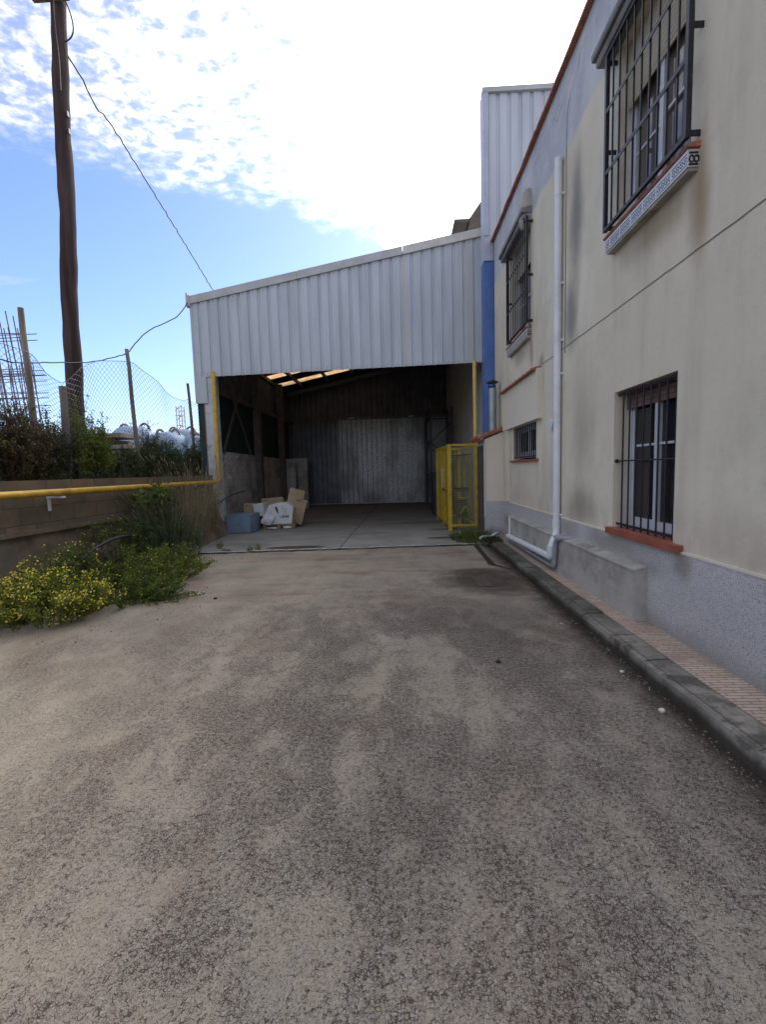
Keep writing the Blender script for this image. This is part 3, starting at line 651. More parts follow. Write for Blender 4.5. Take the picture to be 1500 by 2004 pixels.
def grille(name, parent, y0, y1, z0, z1, X, nb, zh, wb=.014, wf=.035, brackets=True):
    f = MB()
    f.box(X-.008, X+.008+.02, y0-wf/2, y0+wf/2, z0, z1); f.box(X-.008, X+.028, y1-wf/2, y1+wf/2, z0, z1)
    f.box(X-.008, X+.022, y0+wf/2, y1-wf/2, z0, z0+.03); f.box(X-.008, X+.022, y0+wf/2, y1-wf/2, z1-.03, z1)
    if brackets:
        for zz in (z0+.015, z0+.72, z1-.10):
            for yy in (y0-.0, y1):
                f.box(X+.028, XF+.03, yy-.004, yy+.004, zz, zz+.042)
    fo = f.build(name, M['iron'], parent)
    for k in range(1, nb+1):
        b_ = MB(); yy = y0+(y1-y0)*k/(nb+1); b_.box(X+.002, X+.002+wb, yy-wb/2, yy+wb/2, z0+.01, z1-.01); b_.build('bar', M['iron'], fo)
    for zz in zh:
        b_ = MB(); b_.box(X-.006, X+.001, y0+.01, y1-.01, zz-.018, zz+.018); b_.build('cross_bar', M['iron'], fo)
    return fo
def window(name, parent, y0, y1, z0, z1, rec, blind=None, leaf_split=.5, gl=None, muntin=None):
    X = XF+rec; fr = MB(); t = .05
    fr.box(X, X+.06, y0, y0+t, z0, z1); fr.box(X, X+.06, y1-t, y1, z0, z1); fr.box(X, X+.06, y0+t, y1-t, z0, z0+t); fr.box(X, X+.06, y0+t, y1-t, z1-t, z1)
    ym = y0+(y1-y0)*leaf_split
    def leaf(a, b, dx):
        fr.box(X-dx, X-dx+.045, a, a+.055, z0+.03, z1-.03); fr.box(X-dx, X-dx+.045, b-.055, b, z0+.03, z1-.03)
        fr.box(X-dx, X-dx+.045, a+.055, b-.055, z0+.03, z0+.11); fr.box(X-dx, X-dx+.045, a+.055, b-.055, z1-.10, z1-.03)
        if muntin: fr.box(X-dx+.012, X-dx+.035, a+.055, b-.055, muntin-.011, muntin+.011)
    leaf(y0+.03, ym+.02, .02); leaf(ym-.03, y1-.03, -.012)
    w_ = fr.build(name, M['frame'], parent)
    p = MB(); p.box(X+.018, X+.024, y0+.05, ym, z0+.05, z1-.05); p.build('pane', gl or M['glass'], w_)
    p = MB(); p.box(X+.034, X+.040, ym, y1-.05, z0+.05, z1-.05); p.build('pane', gl or M['glass'], w_)
    if blind:
        p = MB(); n_ = int((z1-blind)/.045)
        for k in range(n_): p.box(X-.034, X-.022, y0+.02, y1-.02, z1-.045*(k+1)+.004, z1-.045*k)
        p.build('roller_blind', M['shutter'] if gl is None else M['blind'], w_)
    return w_
# ground floor window
window('window', office, 3.69, 4.73, .90, 2.262, .15, 2.06, .5, None, 1.72)
g = MB(); g.box(XF-.06, XF+.16, 3.55, 4.76, .858, .898); g.box(XF-.062, XF-.03, 3.55, 4.76, .836, .858)
g.build('window_sill', M['sillred'], office)
f = MB(); f.box(XF+.03, XF+.05, 3.70, 4.72, .925, .945); fo = f.build('window_grille', M['iron'], office); f = MB(); f.box(XF+.03, XF+.05, 3.70, 4.72, 2.225, 2.245); f.build('top_rail', M['iron'], fo)
for k in range(8):
    b_ = MB(); yy = 3.76+.1235*k; b_.tube([(XF+.04, yy, .90), (XF+.04, yy, 2.25)], .0085, 8); b_.build('bar', M['iron'], fo)
b_ = MB(); b_.tube([(XF+.028, 3.6, 1.575), (XF+.028, 4.74, 1.575)], .0075, 8); b_.build('cross_bar', M['iron'], fo)
g = MB(); g.tube([(XF+.03, 4.71, 1.575), (XF+.03, 4.735, 1.575)], .02, 8); g.build('bar_anchor', M['iron'], fo)
# upper windows
def hood(y0, y1, z0, mort=False):
    h = MB()
    h.prism([(XF+.01, z0), (XF-.125, z0), (XF-.135, z0+.02), (XF-.135, z0+.075), (XF+.01, z0+.075)], lambda a, c: (a, y0+.03, c), lambda a, c: (a, y1-.03, c))
    h.prism([(XF+.01, z0+.077), (XF-.16, z0+.077), (XF-.17, z0+.09), (XF-.17, z0+.14), (XF+.01, z0+.18)], lambda a, c: (a, y0, c), lambda a, c: (a, y1, c))
    ho = h.build('window_hood', M['hood'], office)
    if y0 > 6:
        lump('mortar_fillet', None, None, (XF-.02, y0+.20, z0+.20), (.13, .20, .30), M['roughcement'], 4, 14, .08).parent = ho
def patterned_sill(y0, y1, zt):
    s_ = MB(); s_.prism([(XF+.12, zt+.045), (XF-.085, zt), (XF-.10, zt-.010), (XF-.09, zt-.026), (XF+.12, zt-.022)], lambda a, c: (a, y0, c), lambda a, c: (a, y1, c))
    so_ = s_.build('window_sill', M['terracotta'], office)
    t_ = MB(); t_.box(-.080, .05, 0, y1-y0-.04, 0, .118); to = t_.build('patterned_tile', M['tile'], so_); to.location = (XF, y0+.02, zt-.148)
    # end tile with its own dark motif
    e = MB(); yy = y0+.015
    e.box(XF-.072, XF-.006, yy-.0, yy+.004, zt-.062, zt-.050); e.box(XF-.072, XF-.006, yy, yy+.004, zt-.14, zt-.128)
    for cx in (XF-.054, XF-.020):
        pr = [(cx+.016*cos(a), yy+.001, zt-.097+.022*sin(a)) for a in [2*pi*k/14 for k in range(15)]]
        e.tube(pr, .0055, 5, cap=False)
    e.build('tile_motif', M['ink'], so_)
    u_ = MB(); u_.box(XF-.070, XF+.01, y0+.03, y1-.03, zt-.172, zt-.149); u_.build('sill_bed', M['roughcement'], so_)
for (wy0, wy1, gy0, gy1, sy0, sy1, hy0, hy1) in ((3.62, 4.72, 3.515, 4.79, 3.50, 4.83, 3.30, 4.99), (7.66, 8.80, 7.55, 8.85, 7.60, 8.98, 7.60, 9.24)):
    window('window', office, wy0, wy1, 3.79, 5.46, .10, 4.85 if wy0 < 4 else 4.9, .5, M['glassb'], 4.45)
    grille('window_grille', office, gy0, gy1, 3.835, 5.46, XF-.105, 9, (4.37, 4.935))
    patterned_sill(sy0, sy1, 3.80)
    hood(hy0, hy1, 5.47)
# small window with thick bars and the box above it
window('window', office, 7.35, 8.80, 1.70, 2.262, .09, None, .45)
f = MB(); f.box(XF+.01, XF+.025, 7.36, 8.79, 1.70, 1.72); fo = f.build('window_grille', M['iron'], office)
for k in range(13):
    b_ = MB(); yy = 7.42+.108*k; b_.box(XF+.005, XF+.02, yy-.009, yy+.009, 1.70, 2.26); b_.build('bar', M['iron'], fo)
g = MB(); g.box(XF-.05, XF+.14, 7.22, 8.92, 1.632, 1.664); g.build('window_sill', M['sillred'], office)
g = MB(); g.box(XF-.075, XF+.003, 7.06, 9.36, 2.272, 3.025); g.build('box_projection', M['cream2'], office)
g = MB(); g.prism([(XF+.003, 3.075), (XF-.135, 3.035), (XF-.14, 3.015), (XF-.13, 3.005), (XF+.003, 3.04)], lambda a, c: (a, 7.12, c), lambda a, c: (a, 9.40, c))
for k in range(10): g.tube([(XF-.14, 7.2+.23*k, 3.028), (XF+.0, 7.2+.23*k, 3.066)], .018, 7)
g.build('tile_ridge', M['terracotta'], office)
g = MB(); g.box(XF-.045, XF+.002, 9.06, 9.20, .86, 2.272); g.build('pilaster', M['cream2'], office)
# cement plinth along the foot
g = MB()
g.prism([(XF-.125, .12), (XF-.120, .575), (XF-.132, .582), (XF-.132, .598), (XF-.0, .628), (XF-.0, .12)], lambda a, c: (a, 4.03, c), lambda a, c: (a, 9.0, c))
pl = g.build('plinth', M['roughcement'], office)
# wall vent
g = MB(); g.tube([(XF+.01, 6.5, 2.115), (XF-.05, 6.5, 2.115)], .062, 18); g.tube([(XF-.062, 6.5, 2.115), (XF-.068, 6.5, 2.115)], [.085, .075], 20)
g.tube([(XF-.05, 6.5, 2.115), (XF-.062, 6.5, 2.115)], .05, 12); g.build('wall_vent', M['whitepvc'], office)
# rain downpipe with rounded-square section and elbow
dp = MB(); Yp = 6.235
dp.tube([(XF-.058, Yp, 5.46), (XF-.058, Yp, .76)], .047, 14)
dp.tube([(XF-.058, Yp, .80), (XF-.058, Yp, .70)], .054, 14)
dp.tube(rot2([(XF-.058, Yp, .72), (XF-.062, Yp-.02, .60), (XF-.165, Yp-.13, .48), (XF-.17, Yp-.13, .335)]), .050, 14)
dp.tube([(XF-.17, Yp-.13, .47), (XF-.17, Yp-.13, .39)], .056, 14)
dp.tube(rot2([(XF-.17, Yp-.13, .40), (XF-.172, Yp-.13, .31), (XF-.172, Yp+.1, .305), (XF-.17, 8.50, .245)]), .048, 14)
dpo = dp.build('downpipe', M['whitepvc'], office)
for zz in (5.0, 3.9, 3.18, 2.75, .87):
    c_ = MB(); c_.tube([(XF-.058, Yp, zz), (XF-.058, Yp, zz+.018)], .0505, 14); c_.box(XF-.03, XF+.004, Yp-.062, Yp-.045, zz-.006, zz+.022); c_.build('pipe_clip', M['whitepvc'], dpo)
gp = MB(); gp.tube(rot2([(XF+.01, 5.72, .615), (XF-.10, 5.74, .615), (XF-.155, 5.97, .585), (XF-.16, 6.0, .25)]), .030, 12)
gp.tube(rot2([(XF-.16, 6.0, .30), (XF-.16, 6.0, .20), (XF-.165, 6.2, .195), (XF-.14, 8.6, .17)]), .026, 12)
gp.tube([(XF-.16, 6.0, .30), (XF-.16, 6.0, .24)], .034, 12)
gp.build('waste_pipe', M['greypvc'], office)
gp = MB(); gp.tube([(XF-.13, 8.56, .16), (XF-.13, 8.56, .60)], .022, 10); gp.tube([(XF-.13, 8.56, .56), (XF-.0, 8.9, .60)], .03, 10)
gp.build('waste_pipe', M['whitepvc'], office)

# ------------------------------------------------------------------ LEAN-TO at the end of the facade
hut = thing('lean_to', 'narrow cream lean-to with red tiled roof at the far end of the office wall', 'outbuilding')
g = MB(); g.box(1.82, XF-.0, 9.62, 10.44, .83, 2.14); g.prism([(1.82, 2.14), (XF, 2.14), (XF, 2.29)], lambda a, c: (a, 9.62, c), lambda a, c: (a, 10.44, c))
g.build('wall', M['cream2'], hut)
g = MB(); g.box(1.812, XF, 9.612, 10.44, 0, .828); g.build('wall_base', M['granite'], hut)
g = MB(); g.box(1.79, 1.809, 9.74, 10.44, .05, 2.02); g.build('side_door', M['darkbrick'], hut)
g = MB(); g.box(1.800, 1.811, 9.60, 9.70, .5, 2.12); g.build('corner_bead', M['whitepvc'], hut)
g = MB()
def rz(x): return 2.17+(x-1.72)*.34
for k in range(6):
    yy = 9.60+.155*k
    pts_ = [(x, yy+.0775, rz(x)+.03) for x in (1.66, 1.80, 1.95, 2.195)]
    g.tube(pts_, [.040, .036, .038, .034], 10)
g.box(1.70, 1.72, 9.59, 10.5, 2.10, 2.15)
g.prism([(1.68, 2.135), (2.195, 2.31), (2.195, 2.345), (1.68, 2.17)], lambda a, c: (a, 9.57, c), lambda a, c: (a, 10.5, c))
g.prism([(1.74, 2.185), (2.195, 2.346), (2.195, 2.40), (1.74, 2.235)], lambda a, c: (a, 9.555, c), lambda a, c: (a, 9.70, c))
g.build('tile_roof', M['terracotta'], hut)
fl = MB(); fl.tube([(2.03, 9.88, 2.25), (2.03, 9.88, 3.22)], .085, 18); fl.tube([(2.03, 9.88, 3.10), (2.03, 9.88, 3.14)], .09, 18)
flo = fl.build('flue', M['flue'], hut)
c_ = MB(); c_.tube([(2.03, 9.88, 3.33), (2.03, 9.88, 3.355), (2.03, 9.88, 3.40)], [.125, .12, .02], 18)
for k in range(3):
    a = 2*pi*k/3+.5; c_.bar((2.03+.08*cos(a), 9.88+.08*sin(a), 3.2), (2.03+.08*cos(a), 9.88+.08*sin(a), 3.34), .015, .008)
c_.tube([(2.03, 9.88, 3.20), (2.03, 9.88, 3.26)], .07, 14)
c_.build('flue_cap', M['iron'], flo)

# ------------------------------------------------------------------ WAREHOUSE tower behind (white cladding over blue)
def corr(mb, pt, u, n_, length, z0f, z1f, pitch=.25, valley=.045, slope=.018, depth=.032, mi=0):
    """vertical-rib sheet: starts at pt, runs along unit u, ribs stand out along n_"""
    s_ = 0.0; prof = []
    while s_ < length-1e-6:
        for (a, d_) in ((0, 0), (pitch-valley-2*slope, 0), (pitch-valley-slope, -depth), (pitch-slope, -depth)):
            q = min(s_+a, length); prof.append((q, d_))
        s_ += pitch
    prof.append((length, 0))
    vs = []
    for q, d_ in prof:
        x_, y_ = pt[0]+u[0]*q+n_[0]*d_, pt[1]+u[1]*q+n_[1]*d_
        vs += [(x_, y_, z0f(q)), (x_, y_, z1f(q))]
    fs = [(2*i, 2*i+2, 2*i+3, 2*i+1) for i in range(len(prof)-1)]
    mb.add(vs, fs, mi)
tower = thing('warehouse', 'tall white clad warehouse with a blue painted corner behind the office block', 'building')
TY = 10.50
g = MB(); g.box(1.985, 2.36, TY, TY+.30, 0, 6.10); g.build('corner_pillar', M['blue'], tower)
g = MB(); g.box(2.36, 12, TY+.02, TY+.25, 0, 6.10); g.box(2.20, 2.44, TY+.30, 24, 0, 7.50); g.box(2.45, 12, TY+.36, 24, 7.2, 7.45); g.box(11.8, 12, TY+.3, 24, 0, 7.5); g.box(2.45, 11.8, 23.8, 24, 0, 7.5); g.box(2.12, 12, TY+.06, TY+.30, 6.12, 9.50)
g.build('wall', worn('pale_wall', (.46, .46, .43), .85, 0, .1, (.25, .23, .2), .4, 1.5), tower)
g = MB(); corr(g, (2.115, TY+.005), (1, 0), (0, -1), 9.9, lambda q: 6.0, lambda q: 9.50, .24, .05, .02, .035)
g.build('cladding', M['clad2'], tower)
g = MB(); g.box(1.985, 2.10, TY-.045, TY+.30, 6.60, 9.575); g.box(1.98, 2.20, TY-.03, TY+.30, 6.08, 6.598)
g.build('corner_trim', worn('corner_trim', (.42, .45, .55), .5, 0, .08, (.3, .3, .34), .4, 3), tower)
g = MB(); g.box(1.975, 12, TY-.052, TY+.1, 9.505, 9.60); g.build('top_trim', M['trim'], tower)
# bit of the roof beyond
g = MB(); g.prism([(2.19, 8.45), (2.19, 8.60), (2.6, 9.15), (2.9, 9.15), (2.9, 8.6)], lambda a, c: (a-.02, 13.6, c), lambda a, c: (a-.02, 15.2, c))
g.box(1.75, 2.19, 13.6, 15.2, 8.52, 8.60)
g.build('roof_overhang', M['brownsteel'], tower)

# ------------------------------------------------------------------ OPEN SHED
shed = thing('open_shed', 'open fronted industrial shed with sloping white corrugated fascia', 'shed')
SY = 11.40; XL, XR = -5.08, 2.155
def topz(x): return 5.86+(x-XL)*(7.13-5.86)/(XR-XL)
def botz(x): return 4.005+(x-XL)*(4.115-4.005)/(XR-XL)
g = MB(); corr(g, (XL, SY), (1, 0), (0, -1), XR-XL, lambda q: botz(XL+q), lambda q: topz(XL+q), .252)
g.box(XL, -4.79, SY-.012, SY+.02, 3.36, 4.01)
g.box(XL-.01, XL+.035, SY-.016, SY+.25, 3.36, 5.9)
fas = g.build('fascia', M['clad'], shed)
for a, b_, k in ((XL-.05, -2.385, 0), (-2.375, .205, 1), (.215, XR, 2)):
    g = MB(); z_ = lambda x, d_: topz(x)+d_
    g.prism([(a, 0), (b_, 0), (b_, 1), (a, 1)], lambda x, t: (x, SY-.04-.004*k, topz(x)+(-.085 if t == 0 else .10)), lambda x, t: (x, SY+.25, topz(x)+(-.085 if t == 0 else .10)))
    g.build('edge_trim', worn('trim_b', (.57, .565, .53), .55, 0, .10, (.40, .34, .27), .45, 3) if k == 2 else M['trim'], shed)
g = MB(); g.box(XL-.075, XL-.035, SY-.06, SY+.05, 5.70, 6.03); g.box(XL-.075, XL+.02, SY-.055, SY-.043, 5.72, 5.98); g.build('gutter_end', M['trim'], shed)
# screws
g = MB()
for k in range(29):
    xx = XL+.252*k+.20
    if xx > XR: break
    for zz in (botz(xx)+.06, topz(xx)-.16):
        g.box(xx-.125-.007, xx-.125+.007, SY-.006, SY+.001, zz-.007, zz+.007)
for k in range(5):
    for zz in (5.2, 4.6): g.box(XL+.11, XL+.122, SY-.02, SY-.01, zz, zz+.012)
g.build('screws', M['brownsteel'], fas)['kind'] = 'stuff'
# front column, left
g = MB(); g.box(-4.885, -4.60, SY+.03, SY+.26, 0, 4.05)
cfo = g.build('column', M['whitepaint'], shed)
g = MB(); g.bar((-4.892, SY+.02, .6), (-4.892, SY+.02, 3.4), .012, .02); g.build('rust_edge', M['terracotta'], cfo)
# inner columns + braces on the left
Xi = -4.86
for yy in (15.3, 18.4):
    g = MB(); g.box(Xi-.02, Xi+.20, yy-.12, yy+.12, 0, 5.1); g.build('column', M['brownsteel'], shed)
for a, b_ in (((Xi+.05, 12.30, 2.15), (Xi+.05, 14.6, 5.0)), ((Xi+.08, 14.5, 2.2), (Xi+.08, 12.2, 4.9))):
    g = MB(); g.bar(a, b_, .03, .10); g.build('brace', M['brownsteel'], shed)
g = MB(); g.box(Xi-.02, Xi+.06, SY+.3, 20.6, 3.72, 3.84); g.build('side_rail', M['brownsteel'], shed)
# left side wall: blocks below, green tarp, cladding above
g = MB(); g.add([(Xi, SY+.2, 0), (Xi-.02, 20.7, 0), (Xi-.02, 20.7, 2.13), (Xi, SY+.2, 2.20), (Xi-.22, SY+.2, 0), (Xi-.22, 20.7, 0), (Xi-.22, 20.7, 2.13), (Xi-.22, SY+.2, 2.20)],
    [(0,3,2,1),(4,5,6,7),(3,7,6,2),(0,4,7,3)]); g.build('block_wall', M['blockin'], shed)
g = MB(); g.box(-5.02, -4.99, SY+.26, 20.7, 1.5, 3.86); g.box(-5.07, -4.905, SY+.04, SY+.24, 1.45, 3.42); g.build('tarpaulin', M['tarp'], shed)
g = MB(); corr(g, (-4.985, SY+.3), (0, 1), (1, 0), 9.3, lambda q: 3.84, lambda q: 5.30, .25); g.build('side_cladding', M['darksheet'], shed)
# roof with rooflights
def rfz(x): return 5.20+.2*(x+5.0)
lights = [(17.30, 17.85), (18.85, 19.42)]
g = MB(); spans = [(SY+.2, 17.30), (17.85, 18.85), (19.42, 20.8)]
for a, b_ in spans:
    g.add([(-5.10, a, rfz(-5.1)), (2.2, a, rfz(2.2)), (2.2, b_, rfz(2.2)), (-5.10, b_, rfz(-5.1))], [(0,1,2,3)])
g.add([(-.8, 17.3, rfz(-.8)), (2.2, 17.3, rfz(2.2)), (2.2, 19.42, rfz(2.2)), (-.8, 19.42, rfz(-.8))], [(0,1,2,3)])
g.build('roof', M['darksheet'], shed)
for a, b_ in lights:
    g = MB(); n_ = 7
    for k in range(n_):   # corrugated translucent sheet, ribs run down the slope
        y0 = a+(b_-a)*k/n_; y1 = a+(b_-a)*(k+.5)/n_; y2 = a+(b_-a)*(k+1)/n_
        g.add([(-5.08, y0, rfz(-5.08)), (-.8, y0, rfz(-.8)), (-.8, y1, rfz(-.8)+.04), (-5.08, y1, rfz(-5.08)+.04)], [(0,1,2,3)])
        g.add([(-5.08, y1, rfz(-5.08)+.04), (-.8, y1, rfz(-.8)+.04), (-.8, y2, rfz(-.8)), (-5.08, y2, rfz(-5.08))], [(0,1,2,3)])
    g.build('rooflight', M['skylight'], shed)
for xx in (-4.95, -4.13, -3.0, -1.9, -.8, .3, 1.4):
    g = MB(); g.box(xx-.04, xx+.04, SY+.25, 20.6, rfz(xx)-.15, rfz(xx)-.015); g.build('purlin', M['darksheet'], shed)
for yy in (15.3, 20.2):
    g = MB(); g.add([(-4.9, yy-.07, rfz(-4.9)-.32), (2.2, yy-.07, rfz(2.2)-.32), (2.2, yy+.07, rfz(2.2)-.32), (-4.9, yy+.07, rfz(-4.9)-.32),
        (-4.9, yy-.07, rfz(-4.9)-.16), (2.2, yy-.07, rfz(2.2)-.16), (2.2, yy+.07, rfz(2.2)-.16), (-4.9, yy+.07, rfz(-4.9)-.16)],
        [(0,3,2,1),(4,5,6,7),(0,1,5,4),(2,3,7,6)]); g.build('rafter', M['darksheet'], shed)
# rear wall and sliding door of galvanised sheet
g = MB(); corr(g, (-5.1, 20.62), (1, 0), (0, -1), 7.3, lambda q: 3.80, lambda q: rfz(-5.1+q)+.02, .25, .08, .015, .07); g.box(-5.1, 2.2, 20.72, 20.76, 0, 6.6); g.build('rear_wall', M['darksheet'], shed)
for a, L, yy in ((-5.0, 2.35, 20.56), (-2.68, 3.85, 20.48), (1.22, .95, 20.56)):
    g = MB(); corr(g, (a, yy), (1, 0), (0, -1), L, lambda q: .08, lambda q: 3.86, .225, .095, .010, .10); do = g.build('door_leaf', M['bluesheet'] if a < -4 else M['galv'], shed)
    g = MB(); g.box(a, a+L, yy-.03, yy-.004, .06, .10); g.build('bottom_rail', M['trim'], do)
g = MB(); g.box(-5, 2.15, 20.42, 20.46, 3.88, 3.97); dr = g.build('door_track', M['darksheet'], shed)
for xx in (-2.1, .58):
    g = MB(); g.box(xx-.11, xx+.11, 20.38, 20.42, 3.90, 3.93); g.build('daylight_gap_bar', M['whitepvc'], dr)  # white bars added in place of bright daylight gaps above the door
# paler recess pier at back left
g = MB(); g.box(Xi+.0, Xi+.55, 18.55, 19.1, 0, 1.95); g.box(Xi, Xi+.95, 19.1, 19.3, 0, 2.15); g.build('pier', M['blockin'], shed)

# ------------------------------------------------------------------ RETAINING WALL (left)
def wx(y): return -4.80-(11.4-y)*.062
rw = thing('block_wall', 'low old concrete block wall carrying the yellow pipe on the left', 'wall')
g = MB()
Y0, Y1 = -6.0, SY+.02
def strip(mb, ya, yb, dx0, dx1, z0, z1):
    mb.add([(wx(ya)+dx1, ya, z0), (wx(yb)+dx1, yb, z0), (wx(yb)+dx1, yb, z1), (wx(ya)+dx1, ya, z1), (wx(ya)+dx0, ya, z0), (wx(yb)+dx0, yb, z0), (wx(yb)+dx0, yb, z1), (wx(ya)+dx0, ya, z1)],
        [(0,1,2,3),(7,6,5,4),(3,2,6,7),(0,4,5,1),(0,3,7,4),(1,5,6,2)])
strip(g, Y0, Y1, -.22, 0, .86, 1.55); g.build('wall', M['block'], rw)
g = MB(); strip(g, Y0, Y1, -.25, -.035, -.1, .80); g.build('footing', M['footing'], rw)
g = MB(); strip(g, Y0, Y1, -.25, .03, .80, .86); g.build('ledge', M['footing'], rw)
g = MB()
g.add([(wx(7.0), 7.0, .0), (-4.05, 7.0, 0), (-4.21, 8.66, 0), (-4.47, SY+.15, 0), (wx(SY), SY+.15, 0), (wx(7.0), 7.0, .5), (wx(8.66)+.1, 8.66, .60), (-4.72, SY+.15, .64), (-4.84, SY+.15, .64)],
    [(0,1,5),(1,2,6,5),(2,3,7,6),(3,4,8,7),(5,6,7,8)]); g.build('concrete_ramp', M['footing'], rw)
# cream remnant patch + dark hose on the wall
# ------------------------------------------------------------------ GAS PIPES
def px_(y): return wx(y)+.155
gp = thing('gas_pipe', 'yellow pipe running along the block wall and turning up the shed column', 'pipe')
pts_ = [(px_(Y0), Y0, 1.365), (px_(3), 3, 1.367), (px_(7.6), 7.6, 1.366), (-4.60, SY-.12, 1.372)]
g = MB(); g.tube(rot2([(px_(Y0), Y0, 1.365), (-4.60, SY-.10, 1.372)]), .050, 16)
g.tube(rot2([(-4.66, SY-.45, 1.372), (-4.585, SY-.10, 1.372), (-4.585, SY-.10, 1.8)]), .050, 16)
for yy in (7.75, 10.2): g.tube([(px_(yy), yy-.035, 1.3665), (px_(yy), yy+.035, 1.3665)], .056, 16)
g.tube([(-4.585, SY-.10, 1.7), (-4.60, SY-.0, 4.12)], .050, 16); g.build('pipe', M['yellow'], gp)
for yy in (6.35, 9.1):
    g = MB(); g.box(wx(yy), px_(yy)+.09, yy-.03, yy+.03, 1.285, 1.312); g.bar((wx(yy)+.012, yy, 1.10), (wx(yy)+.012, yy, 1.30), .02, .045); bo = g.build('bracket', M['whitepvc'] if yy < 7 else M['greypvc'], gp)
    g = MB(); cr = [(px_(yy)+.056*cos(a), yy, 1.366+.056*sin(a)) for a in [pi*k/8-.3 for k in range(11)]]; g.tube(cr, .006, 6); g.build('clamp', M['iron'], bo)
gp2 = MB(); gp2.tube([(1.925, SY-.02, 0), (1.905, SY-.02, 4.15)], .050, 16)
tag(gp2.build('pipe_post', M['paleyellow']), 'upright pale yellow pipe at the right end of the shed opening', 'pipe')
g = MB(); g.tube(bez((1.93, SY-.06, 4.0), (2.0, SY-.07, 3.85), (2.13, SY-.02, 3.9), 8), .006, 6)
tag(g.build('loose_cable', M['cable']), 'thin loose cable looping from the top of the right yellow pipe', 'cable')
# black hose draped by the shed wall and one arching in front of the block wall
g = MB(); g.tube([(-4.70, 9.0, .50), (-4.66, 9.9, .62), (-4.60, 10.9, .78), (-4.52, SY, .93), (-4.65, 12.4, 1.0), (-4.75, 13.6, 1.05)], .016, 7)
tag(g.build('hose', M['cable']), 'black hose sagging across the pale column into the shed', 'hose')
g = MB(); g.tube(bez((-4.55, 5.6, .12), (-4.35, 6.6, 1.0), (-4.5, 8.0, .33), 14), .022, 8)
tag(g.build('hose', M['cable']), 'thick black hose arching over the weeds in front of the block wall', 'hose')

# ------------------------------------------------------------------ THINGS IN THE SHED
# blue-grey metal box
mb_ = thing('metal_box', 'blue grey metal box standing on the slab by the left shed column', 'box')
T = Matrix.Translation((-4.52, 11.48, .022)) @ Matrix.Rotation(-.02, 4, 'Z')
g = MB(); g.box(0, .62, .004, .75, .012, .45, M=T); g.build('body', M['bluegrey'], mb_)
g = MB(); g.box(-.006, .626, -.006, .76, .452, .478, M=T); g.build('lid', M['bluegrey'], mb_)
g = MB(); g.box(.012, .608, -.004, .003, .02, .44, M=T); fp = g.build('front_panel', M['bluegrey'], mb_)
g = MB()
for k in range(6): g.box(.24+.022*k, .252+.022*k, -.0065, -.0042, .225, .242, M=T)
g.build('embossed_mark', M['rackblack'], fp)
# pallet
pa = thing('pallet', 'wooden pallet beside the blue grey box carrying packaging', 'pallet')
T = Matrix.Translation((-3.76, 12.10, .022)) @ Matrix.Rotation(.10, 4, 'Z')
for k in range(5):
    g = MB(); y0 = .0+.168*k; g.box(0, .86, y0, y0+.125, .125, .145, M=T); g.build('deck_board', M['palletwood'], pa)
for j in range(3):
    g = MB(); y0 = (0, .34, .70)[j]; g.box(0, .86, y0, y0+.1, .0, .02, M=T); g.build('bottom_board', M['palletwood'], pa)
    for i in range(3):
        g = MB(); x0 = (0, .37, .76)[i]; g.box(x0+.003, x0+.097, y0+.003, y0+.097, .021, .104, M=T); g.build('block', M['palletwood'], pa)
    g = MB(); g.box(0, .86, y0+.001, y0+.099, .105, .124, M=T); g.build('stringer_board', M['palletwood'], pa)
# white carton with the printed name (letters built as strokes)
wc = thing('carton', 'white printed carton standing torn on the pallet', 'box')
T = Matrix.Translation((-3.69, 12.12, .17)) @ Matrix.Rotation(.10, 4, 'Z')
g = MB()
prof = [(.02, 0), (.70, 0), (.76, .44), (.62, .56), (.40, .58), (.10, .52), (.0, .30)]
g.prism(prof, lambda a, c: tuple(T @ Vector((a, 0, c))), lambda a, c: tuple(T @ Vector((a, .50, c))))
g.build('body', M['cartonw'], wc)
L5 = {'L': [(0,0,0,1),(0,0,.6,0)], 'O': [(0,0,0,1),(.6,0,.6,1),(0,0,.6,0),(0,1,.6,1)], 'E': [(0,0,0,1),(0,0,.6,0),(0,.5,.5,.5),(0,1,.6,1)],
      'W': [(0,1,.17,0),(.17,0,.35,.8),(.35,.8,.53,0),(.53,0,.7,1)], '.': [(0,0,.08,0)]}
g = MB(); cx = .40
for ch in 'LOEWE.':
    for x0, z0, x1, z1 in L5[ch]:
        hgt = .062; a = T @ Vector((cx+x0*.055, -.002, .165+z0*hgt)); b_ = T @ Vector((cx+x1*.055+1e-4, -.002, .165+z1*hgt)); g.bar(a, b_, .003, .012) if abs((b_-a).z) < .01 else g.bar(a, b_, .012, .003)
    cx += .050 if ch != 'W' else .056
g.build('printed_name', M['ink'], wc)
g = MB(); g.prism([(.28, .40), (.33, .29), (.36, .27), (.33, .44), (.31, .48), (.27, .47)], lambda a, c: tuple(T @ Vector((a, -.004, c))), lambda a, c: tuple(T @ Vector((a, -.001, c)))); g.build('torn_hole', M['ink'], wc)
g = MB()
for k, (a, c, L_) in enumerate(((.42, .40, .17), (.46, .34, .12), (.42, .455, .10), (.47, .28, .10))): g.box(a, a+L_, -.003, -.0005, c, c+.012, M=T)
g.build('printed_lines', worn('faint_print', (.25, .2, .2), .8), wc)
